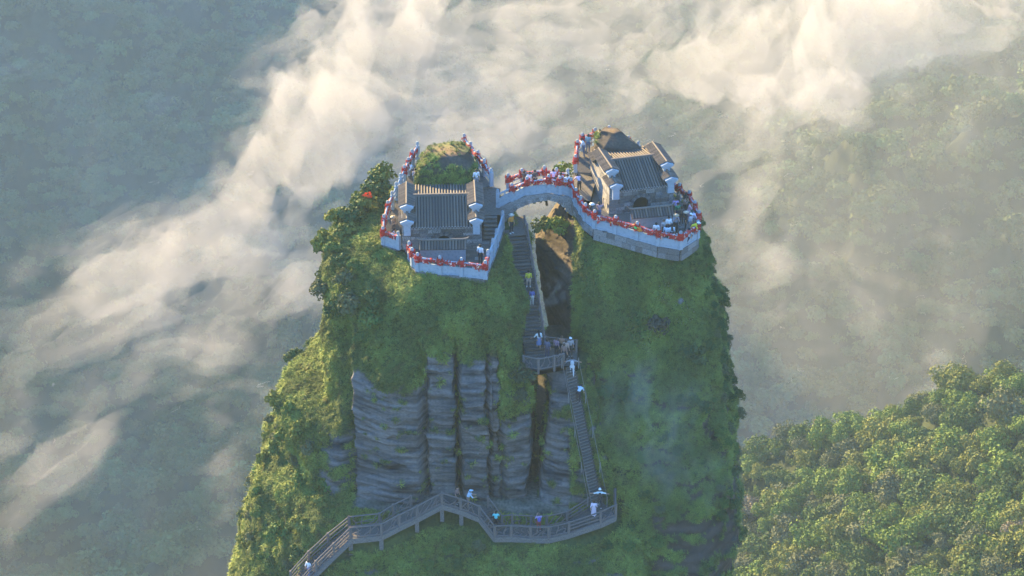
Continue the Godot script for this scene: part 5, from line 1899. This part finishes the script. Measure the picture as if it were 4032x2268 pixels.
func people() -> void:
	var white := Color(0.72, 0.73, 0.75)
	var black := Color(0.025, 0.025, 0.028)
	var navy := Color(0.04, 0.05, 0.10)
	var denim := Color(0.10, 0.15, 0.26)
	var beige := Color(0.48, 0.40, 0.29)
	var grey := Color(0.24, 0.25, 0.28)
	var sky := Color(0.45, 0.60, 0.75)
	var lilac := Color(0.62, 0.50, 0.66)
	# left terrace
	person(Vector3(-2.35, 0.03, -3.4), 150, 1.72, "stand", Color(0.6, 0.68, 0.75), black, "person in pale T-shirt with black shoulder strap on the left terrace's right side", {"strap": black})
	person(Vector3(-9.0, 0.15, -7.75), 60, 1.65, "folded", Color(0.30, 0.22, 0.17), Color(0.12, 0.1, 0.1), "person in brown top and wide beige sun hat left of the left temple", {"hat": "brim", "hat_color": beige, "hair": "long"})
	person(Vector3(-9.1, 0.05, -6.95), 110, 1.55, "squat", Color(0.62, 0.5, 0.55), Color(0.6, 0.55, 0.55), "crouching person in pinkish white clothes by the left temple's corner", {"hair": "long"})
	person(Vector3(-7.5, 1.55, -12.9), 10, 1.72, "photo", Color(0.30, 0.30, 0.36), Color(0.50, 0.53, 0.56), "person in grey top and pale trousers on the path beside the grassy mound", {"hair": "long", "phone": 1})
	person(Vector3(-7.75, 1.8, -13.8), -70, 1.65, "lean", Color(0.55, 0.62, 0.72), navy, "person in pale blue shirt leaning on the railing left of the mound")
	person(Vector3(-2.75, 2.15, -11.6), 20, 1.68, "stand", white, grey, "person in white shirt with dark strap behind the left temple's right gable", {"strap": black})
	# bridge
	person(Vector3(0.95, 2.1, -11.5), 150, 1.68, "photo", Color(0.07, 0.06, 0.06), black, "person in dark clothes at the bridge's rear railing, left of the woman in white", {"phone": 1})
	person(Vector3(1.35, 2.22, -11.15), 0, 1.62, "stand", white, grey, "person with long black hair and white top on the bridge", {"hair": "long"})
	person(Vector3(1.75, 2.28, -11.25), 30, 1.68, "folded", Color(0.06, 0.055, 0.06), black, "person in dark jacket on the bridge, right of the woman in white")
	person(Vector3(3.2, 2.3, -11.3), 190, 1.65, "lean", lilac, navy, "person in lilac-white top looking out from the bridge's rear")
	person(Vector3(3.75, 2.15, -11.2), 160, 1.62, "folded", Color(0.6, 0.45, 0.55), denim, "person with long black hair and pink sleeves at the bridge's east end", {"hair": "long"})
	person(Vector3(4.25, 2.0, -11.15), 10, 1.64, "stand", white, black, "person in white jacket over black where the bridge meets the east pinnacle", {"strap": black})
	person(Vector3(5.2, 1.85, -11.6), 200, 1.6, "bend", lilac, black, "stooping person in lilac shirt between the bridge and the right temple")
	# right terrace
	person(Vector3(6.05, 1.3, -7.75), 120, 1.6, "stand", Color(0.1, 0.1, 0.12), black, "person in white sun hat and dark top in the right terrace's left corner", {"hat": "brim", "hat_color": white, "hair": "long"})
	person(Vector3(6.6, 1.27, -7.95), 150, 1.63, "selfie", Color(0.34, 0.25, 0.30), denim, "person in plaid shirt holding a phone up in the right terrace's left corner", {"phone": 1})
	person(Vector3(10.75, 1.0, -5.25), 170, 1.6, "stand", white, denim, "black-haired person in white shirt at the front parapet, alone before the screen wall")
	person(Vector3(11.35, 1.0, -5.75), 40, 1.6, "stand", Color(0.4, 0.38, 0.38), black, "brown-haired person in greyish top behind the two in pale blue", {"hair_color": Color(0.06, 0.035, 0.02)})
	person(Vector3(11.75, 1.0, -6.15), 20, 1.64, "folded", Color(0.75, 0.78, 0.82), navy, "person in bright white T-shirt with folded arms on the right terrace")
	person(Vector3(11.5, 1.0, -5.0), 160, 1.52, "stand", sky, black, "child in pale blue top, left one of two by the front parapet")
	person(Vector3(11.9, 1.0, -5.0), 190, 1.56, "stand", Color(0.5, 0.66, 0.78), black, "person in light blue shirt, right one of two by the front parapet", {"hair": "long"})
	person(Vector3(12.3, 1.0, -6.4), 10, 1.68, "photo", Color(0.28, 0.29, 0.36), black, "person in grey vest, black trousers and straw hat amid the right terrace", {"hat": "brim", "hat_color": beige, "hair": "long", "shoes": white, "phone": 1})
	person(Vector3(13.1, 0.95, -7.0), 80, 1.66, "stand", black, black, "person all in black with pale brimmed hat near the right terrace's outer railing", {"hat": "brim", "hat_color": Color(0.6, 0.5, 0.4), "hair": "long"})
	person(Vector3(13.45, 0.9, -8.65), 110, 1.66, "photo", Color(0.52, 0.33, 0.45), Color(0.5, 0.35, 0.45), "person in dusty pink coat photographing from the right terrace's outer railing", {"hair": "long", "phone": 1})
	person(Vector3(12.6, 0.95, -8.5), 20, 1.6, "stand", Color(0.03, 0.22, 0.12), navy, "person in green top with light bag on the right terrace, near the temple", {"bag": Color(0.5, 0.45, 0.6)})
	person(Vector3(12.75, 0.95, -10.2), 60, 1.66, "selfie", Color(0.09, 0.08, 0.07), black, "person in dark jacket with raised arm behind the temple's corner")
	person(Vector3(13.2, 0.9, -9.55), 100, 1.62, "photo", Color(0.28, 0.2, 0.17), black, "person in brown top at the outer railing behind the pink coat", {"phone": 1})
	person(Vector3(13.65, 0.9, -7.5), 90, 1.55, "lean", Color(0.62, 0.56, 0.76), denim, "person in pale lilac shirt bending over the outer railing")
	person(Vector3(13.45, 0.95, -6.75), 60, 1.62, "stand", Color(0.42, 0.45, 0.5), grey, "person with white cap by the outer railing, behind the yellow jacket", {"hat": "cap", "hat_color": white})
	person(Vector3(13.5, 0.95, -6.0), 70, 1.6, "bend", Color(0.62, 0.55, 0.03), Color(0.5, 0.32, 0.04), "stooping person in bright yellow jacket at the right terrace's outer corner", {"hat": "cap", "hat_color": white})
	person(Vector3(13.05, 0.95, -5.35), 60, 1.6, "squat", Color(0.6, 0.66, 0.75), navy, "crouching person in white and blue in the right terrace's front corner")
	person(Vector3(12.5, 0.95, -9.3), 0, 1.6, "stand", Color(0.45, 0.3, 0.55), black, "person in purple top close to the right temple's right wall", {"hair": "bun"})
	person(Vector3(13.35, 0.9, -10.3), 150, 1.62, "stand", Color(0.05, 0.05, 0.05), black, "person in black at the far end of the outer railing", {"hair": "long"})
	person(Vector3(12.85, 0.9, -8.0), 200, 1.62, "stand", Color(0.08, 0.07, 0.06), black, "person in dark brown facing away in the crowd on the right terrace")
	# top of the east pinnacle
	person(Vector3(6.0, 3.03, -16.1), 160, 1.64, "stand", Color(0.2, 0.35, 0.42), denim, "person in teal top at the summit railing of the east pinnacle")
	person(Vector3(5.65, 3.03, -15.5), -80, 1.66, "lean", white, denim, "person in white sleeves and jeans leaning on the summit railing, left side")
	person(Vector3(6.95, 3.03, -17.1), 180, 1.6, "stand", black, black, "person in black seen over the summit mound, left of its peak")
	person(Vector3(7.5, 3.03, -17.4), 10, 1.66, "stand", Color(0.06, 0.05, 0.06), black, "person with dark hair seen over the summit mound's peak")
	person(Vector3(8.0, 3.03, -17.0), 120, 1.66, "lean", white, grey, "person in white shirt seen over the summit mound, right of its peak")
	# the long stair
	person(Vector3(-0.05, -0.2, -8.75), 40, 1.66, "stand", Color(0.55, 0.24, 0.04), black, "person in orange vest and white hat at the head of the long stair", {"hat": "brim", "hat_color": Color(0.62, 0.58, 0.5), "bag": Color(0.18, 0.15, 0.25), "shoes": white})
	person(Vector3(1.25, -2.65, -5.2), 0, 1.6, "sit", Color(0.55, 0.5, 0.05), Color(0.4, 0.3, 0.24), "person in yellow shirt sitting on the long stair", {"shoes": white})
	person(Vector3(1.5, -3.7, -3.85), 180, 1.36, "stand", Color(0.12, 0.15, 0.42), Color(0.55, 0.56, 0.58), "child in blue shirt and white shorts climbing the long stair")
	person(Vector3(2.0, -5.85, -0.95), 200, 1.62, "handrail", Color(0.66, 0.72, 0.74), Color(0.42, 0.28, 0.2), "person in white top and blue skirt near the foot of the long stair", {"hair": "long", "skirt": Color(0.14, 0.2, 0.38)})
	person(Vector3(2.62, -6.22, -0.35), 150, 1.66, "stand", Color(0.08, 0.10, 0.17), navy, "person in dark blue on the upper landing behind the railing")
	var crowd := [[Vector3(3.3, -6.22, -0.5), 140, Color(0.26, 0.17, 0.22), "person in plum top at the left of the landing's tight crowd"], [Vector3(3.7, -6.22, -0.85), 170, Color(0.35, 0.2, 0.14), "person in rust top at the back of the landing's tight crowd"], [Vector3(4.35, -6.22, -0.55), 190, Color(0.3, 0.3, 0.32), "person with white cap at the right of the landing's tight crowd"], [Vector3(4.0, -6.22, -0.2), 160, Color(0.45, 0.33, 0.28), "person in tan top in the middle of the landing's tight crowd"], [Vector3(3.85, -6.22, 0.35), 150, Color(0.22, 0.14, 0.12), "person in brown top at the front of the landing's tight crowd"]]
	for c in crowd:
		person(c[0], c[1], 1.62 + rng.randf() * 0.08, "stand", c[2], black, c[3], {"hat": "cap", "hat_color": white} if c[3].contains("white cap") else {"hair_color": Color(0.07, 0.035, 0.02)})
	person(Vector3(4.45, -7.0, 1.0), 180, 1.64, "climb", Color(0.25, 0.26, 0.28), Color(0.5, 0.56, 0.62), "person in grey with pale trousers starting down from the upper landing", {"bag": Color(0.45, 0.5, 0.55)})
	person(Vector3(4.92, -8.9, 1.65), 150, 1.62, "bend", Color(0.5, 0.62, 0.78), black, "person in pale blue shirt and black trousers stooping on the steep steps")
	# lower landing and walkway
	person(Vector3(6.55, -16.3, 4.75), 180, 1.68, "climb", Color(0.66, 0.75, 0.8), black, "person in white T-shirt and black shorts gripping both chains at the steep steps' foot", {"hat": "cap", "hat_color": white, "bag": black, "shoes": white})
	person(Vector3(6.1, -16.75, 5.3), 170, 1.55, "walk", Color(0.7, 0.6, 0.72), Color(0.65, 0.56, 0.66), "person in lilac-white dress on the flight up to the lower landing", {"skirt": Color(0.7, 0.6, 0.72), "skirt_long": 0.6, "hair": "bun"})
	person(Vector3(2.0, -17.76, 5.6), 190, 1.62, "photo", Color(0.35, 0.28, 0.5), Color(0.25, 0.06, 0.06), "person with blue-purple backpack on the level walkway", {"bag": Color(0.10, 0.09, 0.40), "hair_color": Color(0.1, 0.07, 0.05)})
	person(Vector3(-1.2, -17.76, 5.35), 180, 1.64, "photo", Color(0.12, 0.58, 0.62), black, "person in turquoise T-shirt on the walkway at the rock's corner")
	person(Vector3(-4.1, -16.2, 4.3), 60, 1.6, "stand", Color(0.2, 0.13, 0.12), black, "person in brown behind the walkway railing, right of its bend", {"hair": "long"})
	person(Vector3(-3.3, -16.4, 4.5), 100, 1.62, "lean", Color(0.4, 0.55, 0.7), Color(0.25, 0.16, 0.12), "person in light blue cap leaning on the walkway railing, right of its bend", {"hat": "cap", "hat_color": Color(0.4, 0.6, 0.75)})
	person(Vector3(-15.15, -20.65, 7.5), 140, 1.62, "walk", Color(0.66, 0.7, 0.75), Color(0.12, 0.16, 0.35), "person in white top and blue trousers on the lowest walkway flight", {"strap": navy})

func materials() -> void:
	noise("land", 0.006, 5)
	noise("wisp", 0.010, 6)
	noise("warp", 0.008, 3)
	noise("fine", 0.035, 5)
	noise("form", 0.11, 3)
	noise("med", 0.42, 3)
	noise("clump", 0.75, 3)
	noise("strata", 0.6, 4)
	noise("mask", 0.5, 4)
	noise("tint", 0.45, 4)
	noise("tex", 0.05, 5)
	var bl := noise("block", 1.0, 1, FastNoiseLite.TYPE_CELLULAR)
	bl.cellular_return_type = FastNoiseLite.RETURN_CELL_VALUE
	bl.cellular_jitter = 0.9
	var grey := ramp_of([Color(0.62, 0.62, 0.62), Color(0.86, 0.86, 0.86), Color(1, 1, 1)], [0.15, 0.5, 0.85])
	var t1 := grid_texture(256, 256, nz.tex, grey)
	M.grain = t1
	var t3 := grid_texture(256, 256, nz.tex, ramp_of([Color(0.84, 0.84, 0.83), Color(0.96, 0.96, 0.96), Color(1, 1, 1)], [0.1, 0.4, 0.85]))
	noise("stain", 0.045, 5)
	var t2 := grid_texture(256, 256, nz.stain, ramp_of([Color(0.55, 0.53, 0.50), Color(0.85, 0.85, 0.85), Color(1, 1, 1)], [0.18, 0.38, 0.75]), 1.6, 0.5)
	tri_mat("rock", Color(1, 1, 1), t1, Vector3(0.25, 1.6, 0.25), 0.85, true)
	tri_mat("land", Color(1, 1, 1), t1, Vector3(0.02, 0.02, 0.02), 0.95, true)
	tri_mat("bark", Color(0.09, 0.075, 0.06), t1, Vector3(3, 0.6, 3), 0.9)
	var k := Vector3(0.9, 0.9, 0.9)
	tri_mat("plaster", Color(0.34, 0.41, 0.48), t3, k * 0.3, 0.8)
	tri_mat("plaster_old", Color(0.40, 0.40, 0.40), t2, k, 0.9)
	tri_mat("mortar", Color(0.20, 0.19, 0.18), t1, k, 0.95)
	tri_mat("stone_a", Color(0.30, 0.30, 0.30), t2, k, 0.9)
	tri_mat("stone_b", Color(0.24, 0.24, 0.24), t2, k * 1.2, 0.9)
	tri_mat("stone_c", Color(0.20, 0.195, 0.19), t1, k * 0.8, 0.9)
	tri_mat("stone_pale", Color(0.38, 0.38, 0.375), t2, k * 0.7, 0.9)
	tri_mat("paving", Color(0.17, 0.155, 0.14), t2, k, 0.9)
	tri_mat("paving_b", Color(0.135, 0.125, 0.115), t1, k * 1.3, 0.9)
	tri_mat("tile", Color(0.185, 0.16, 0.14), t1, k * 2.0, 0.75)
	tri_mat("tile_b", Color(0.15, 0.13, 0.12), t1, k * 2.0, 0.75)
	tri_mat("tile_c", Color(0.23, 0.20, 0.175), t1, k * 2.0, 0.8)
	tri_mat("tile_deck", Color(0.10, 0.09, 0.085), t1, k * 2.0, 0.85)
	tri_mat("old_wood", Color(0.07, 0.05, 0.035), t1, k, 0.9)
	tri_mat("log", Color(0.19, 0.17, 0.165), t2, k * 2.0, 0.9)
	tri_mat("concrete", Color(0.12, 0.11, 0.105), t2, k, 0.9)
	tri_mat("concrete_pale", Color(0.20, 0.19, 0.185), t2, k, 0.9)
	tri_mat("iron", Color(0.2, 0.2, 0.2), null, k, 0.5)
	var cm := StandardMaterial3D.new()
	cm.resource_name = "ribbon cloth"
	cm.vertex_color_use_as_albedo = true
	cm.roughness = 0.7
	cm.backlight_enabled = true
	cm.backlight = Color(0.4, 0.4, 0.4)
	M.cloth = cm
	var m := StandardMaterial3D.new()
	m.resource_name = "leaf"
	m.vertex_color_use_as_albedo = true
	m.roughness = 0.75
	m.metallic_specular = 0.25
	m.backlight_enabled = true
	m.backlight = Color(0.28, 0.32, 0.14)
	M.leaf = m

func _ready() -> void:
	# camera, sky, sun, exposure
	var cam := Camera3D.new()
	cam.name = "camera"
	add_child(cam)
	cam.position = CAM
	cam.rotation_degrees = Vector3(-30, 0, 0)
	cam.fov = 16.46
	cam.near = 1.0
	cam.far = 4000.0
	var env := Environment.new()
	env.background_mode = Environment.BG_SKY
	var sky := Sky.new()
	var sm := ProceduralSkyMaterial.new()
	sm.sky_top_color = Color(0.32, 0.52, 0.76)
	sm.sky_horizon_color = Color(0.56, 0.70, 0.78)
	sm.sky_curve = 0.14
	sm.ground_bottom_color = Color(0.30, 0.33, 0.36)
	sm.ground_horizon_color = Color(0.55, 0.58, 0.62)
	sm.sun_angle_max = 30.0
	sky.sky_material = sm
	env.sky = sky
	env.background_energy_multiplier = 0.70
	env.tonemap_mode = Environment.TONE_MAPPER_LINEAR
	env.tonemap_exposure = 5.4
	env.fog_enabled = true
	env.fog_density = 0.0002
	env.fog_light_color = Color(0.82, 0.95, 1.0)
	env.volumetric_fog_enabled = true
	env.volumetric_fog_density = 0.0
	env.sdfgi_enabled = true
	env.ssao_enabled = true
	env.ssil_enabled = true
	var we := WorldEnvironment.new()
	we.name = "environment"
	we.environment = env
	add_child(we)
	var sun := DirectionalLight3D.new()
	sun.name = "sun"
	sun.light_color = Color(1.0, 0.86, 0.60)
	sun.light_energy = 1.6
	sun.light_angular_distance = 0.5
	sun.shadow_enabled = true
	add_child(sun)
	# low in the north-west, behind the pinnacles and to the left
	sun.look_at_from_position(Vector3(-0.578, 0.287, -0.764) * 100.0, Vector3.ZERO)

	materials()
	# the land
	tag(obj("valley", land_mesh(), M.land), "wooded valley floor far below the rock", "", "", "structure")
	tag(obj("hill", spur_mesh(), M.land), "wooded spur rising towards the right behind the rock", "", "", "structure")
	far_forest()
	spur_trees()
	plan_lines()
	# the rock
	tower(0, "west_rock_pinnacle", "grey slate pinnacle with grown-over top and fissured bare face", WEST, Vector2(-5.0, -8.0), 420, 0.075, -0.15, -22.0, -17.5)
	tower(1, "east_rock_pinnacle", "grassy rock pinnacle under the right-hand temple", EAST, Vector2(9.5, -10.5), 400, 0.085, 0.6, -60.0, -22.0)
	tower(2, "rock_buttress", "slate buttress under the landing between the pinnacles", MIDDLE, Vector2(4.4, -2.2), 150, 0.09, -6.75, -22.0, -18.0)
	tower(3, "rock_foot", "grassy foot of the rock below the walkway", FOOT, Vector2(-2.0, -7.0), 420, 0.09, -16.8, -190.0, -23.0)
	tower(4, "west_rock_mound", "grassy rock mound behind the left temple", WEST_TOP, Vector2(-5.1, -14.0), 170, 0.08, 4.2, -0.4, -2.0, 0.15)
	tower(5, "east_rock_mound", "bare brown rock mound behind the right temple", EAST_TOP, Vector2(7.9, -15.6), 150, 0.08, 5.1, 0.4, 0.0, 0.1)
	build_site()
	people()
	ground_cover()
	shrubs()
	flowers()
	# mist
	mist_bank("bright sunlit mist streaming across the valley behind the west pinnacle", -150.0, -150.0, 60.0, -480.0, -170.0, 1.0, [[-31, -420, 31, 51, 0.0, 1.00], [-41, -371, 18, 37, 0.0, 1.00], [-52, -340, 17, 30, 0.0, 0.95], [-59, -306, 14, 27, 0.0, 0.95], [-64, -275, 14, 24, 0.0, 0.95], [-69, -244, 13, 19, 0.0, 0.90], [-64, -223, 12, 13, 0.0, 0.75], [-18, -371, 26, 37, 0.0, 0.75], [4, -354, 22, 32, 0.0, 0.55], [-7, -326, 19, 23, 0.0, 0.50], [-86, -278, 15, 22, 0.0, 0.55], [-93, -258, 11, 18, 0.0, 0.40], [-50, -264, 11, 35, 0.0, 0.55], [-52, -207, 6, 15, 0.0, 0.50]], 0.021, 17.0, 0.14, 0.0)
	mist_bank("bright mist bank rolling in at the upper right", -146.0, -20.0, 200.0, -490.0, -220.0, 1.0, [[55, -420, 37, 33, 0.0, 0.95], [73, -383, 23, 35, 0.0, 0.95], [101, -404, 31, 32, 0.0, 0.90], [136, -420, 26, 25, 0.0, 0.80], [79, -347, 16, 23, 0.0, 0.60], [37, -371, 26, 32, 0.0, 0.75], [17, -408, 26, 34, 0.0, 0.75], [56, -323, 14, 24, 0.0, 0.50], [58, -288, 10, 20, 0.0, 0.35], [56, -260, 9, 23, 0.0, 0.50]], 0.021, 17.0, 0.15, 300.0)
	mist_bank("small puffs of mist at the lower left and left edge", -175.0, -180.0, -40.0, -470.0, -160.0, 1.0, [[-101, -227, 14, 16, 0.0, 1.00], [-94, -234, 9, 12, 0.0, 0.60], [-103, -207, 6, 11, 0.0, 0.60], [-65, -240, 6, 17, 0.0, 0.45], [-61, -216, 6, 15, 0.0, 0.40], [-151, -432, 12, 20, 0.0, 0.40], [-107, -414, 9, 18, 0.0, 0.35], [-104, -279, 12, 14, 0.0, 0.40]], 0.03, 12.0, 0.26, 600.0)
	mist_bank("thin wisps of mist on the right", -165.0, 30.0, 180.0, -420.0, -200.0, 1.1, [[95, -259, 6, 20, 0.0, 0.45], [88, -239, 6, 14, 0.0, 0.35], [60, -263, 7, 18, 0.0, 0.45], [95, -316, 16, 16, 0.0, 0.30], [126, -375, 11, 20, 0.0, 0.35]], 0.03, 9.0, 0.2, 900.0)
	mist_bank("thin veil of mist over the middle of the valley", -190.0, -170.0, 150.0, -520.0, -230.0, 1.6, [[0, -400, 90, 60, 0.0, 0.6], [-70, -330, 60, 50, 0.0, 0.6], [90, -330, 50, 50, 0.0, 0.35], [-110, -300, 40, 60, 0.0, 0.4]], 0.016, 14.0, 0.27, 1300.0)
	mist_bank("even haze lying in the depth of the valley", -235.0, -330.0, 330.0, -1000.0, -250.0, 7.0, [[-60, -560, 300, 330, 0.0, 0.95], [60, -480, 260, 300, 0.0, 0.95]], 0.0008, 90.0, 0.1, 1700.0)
	# thin veils drifting past the rock itself
	var tilt := Basis(Vector3.RIGHT, deg_to_rad(58))
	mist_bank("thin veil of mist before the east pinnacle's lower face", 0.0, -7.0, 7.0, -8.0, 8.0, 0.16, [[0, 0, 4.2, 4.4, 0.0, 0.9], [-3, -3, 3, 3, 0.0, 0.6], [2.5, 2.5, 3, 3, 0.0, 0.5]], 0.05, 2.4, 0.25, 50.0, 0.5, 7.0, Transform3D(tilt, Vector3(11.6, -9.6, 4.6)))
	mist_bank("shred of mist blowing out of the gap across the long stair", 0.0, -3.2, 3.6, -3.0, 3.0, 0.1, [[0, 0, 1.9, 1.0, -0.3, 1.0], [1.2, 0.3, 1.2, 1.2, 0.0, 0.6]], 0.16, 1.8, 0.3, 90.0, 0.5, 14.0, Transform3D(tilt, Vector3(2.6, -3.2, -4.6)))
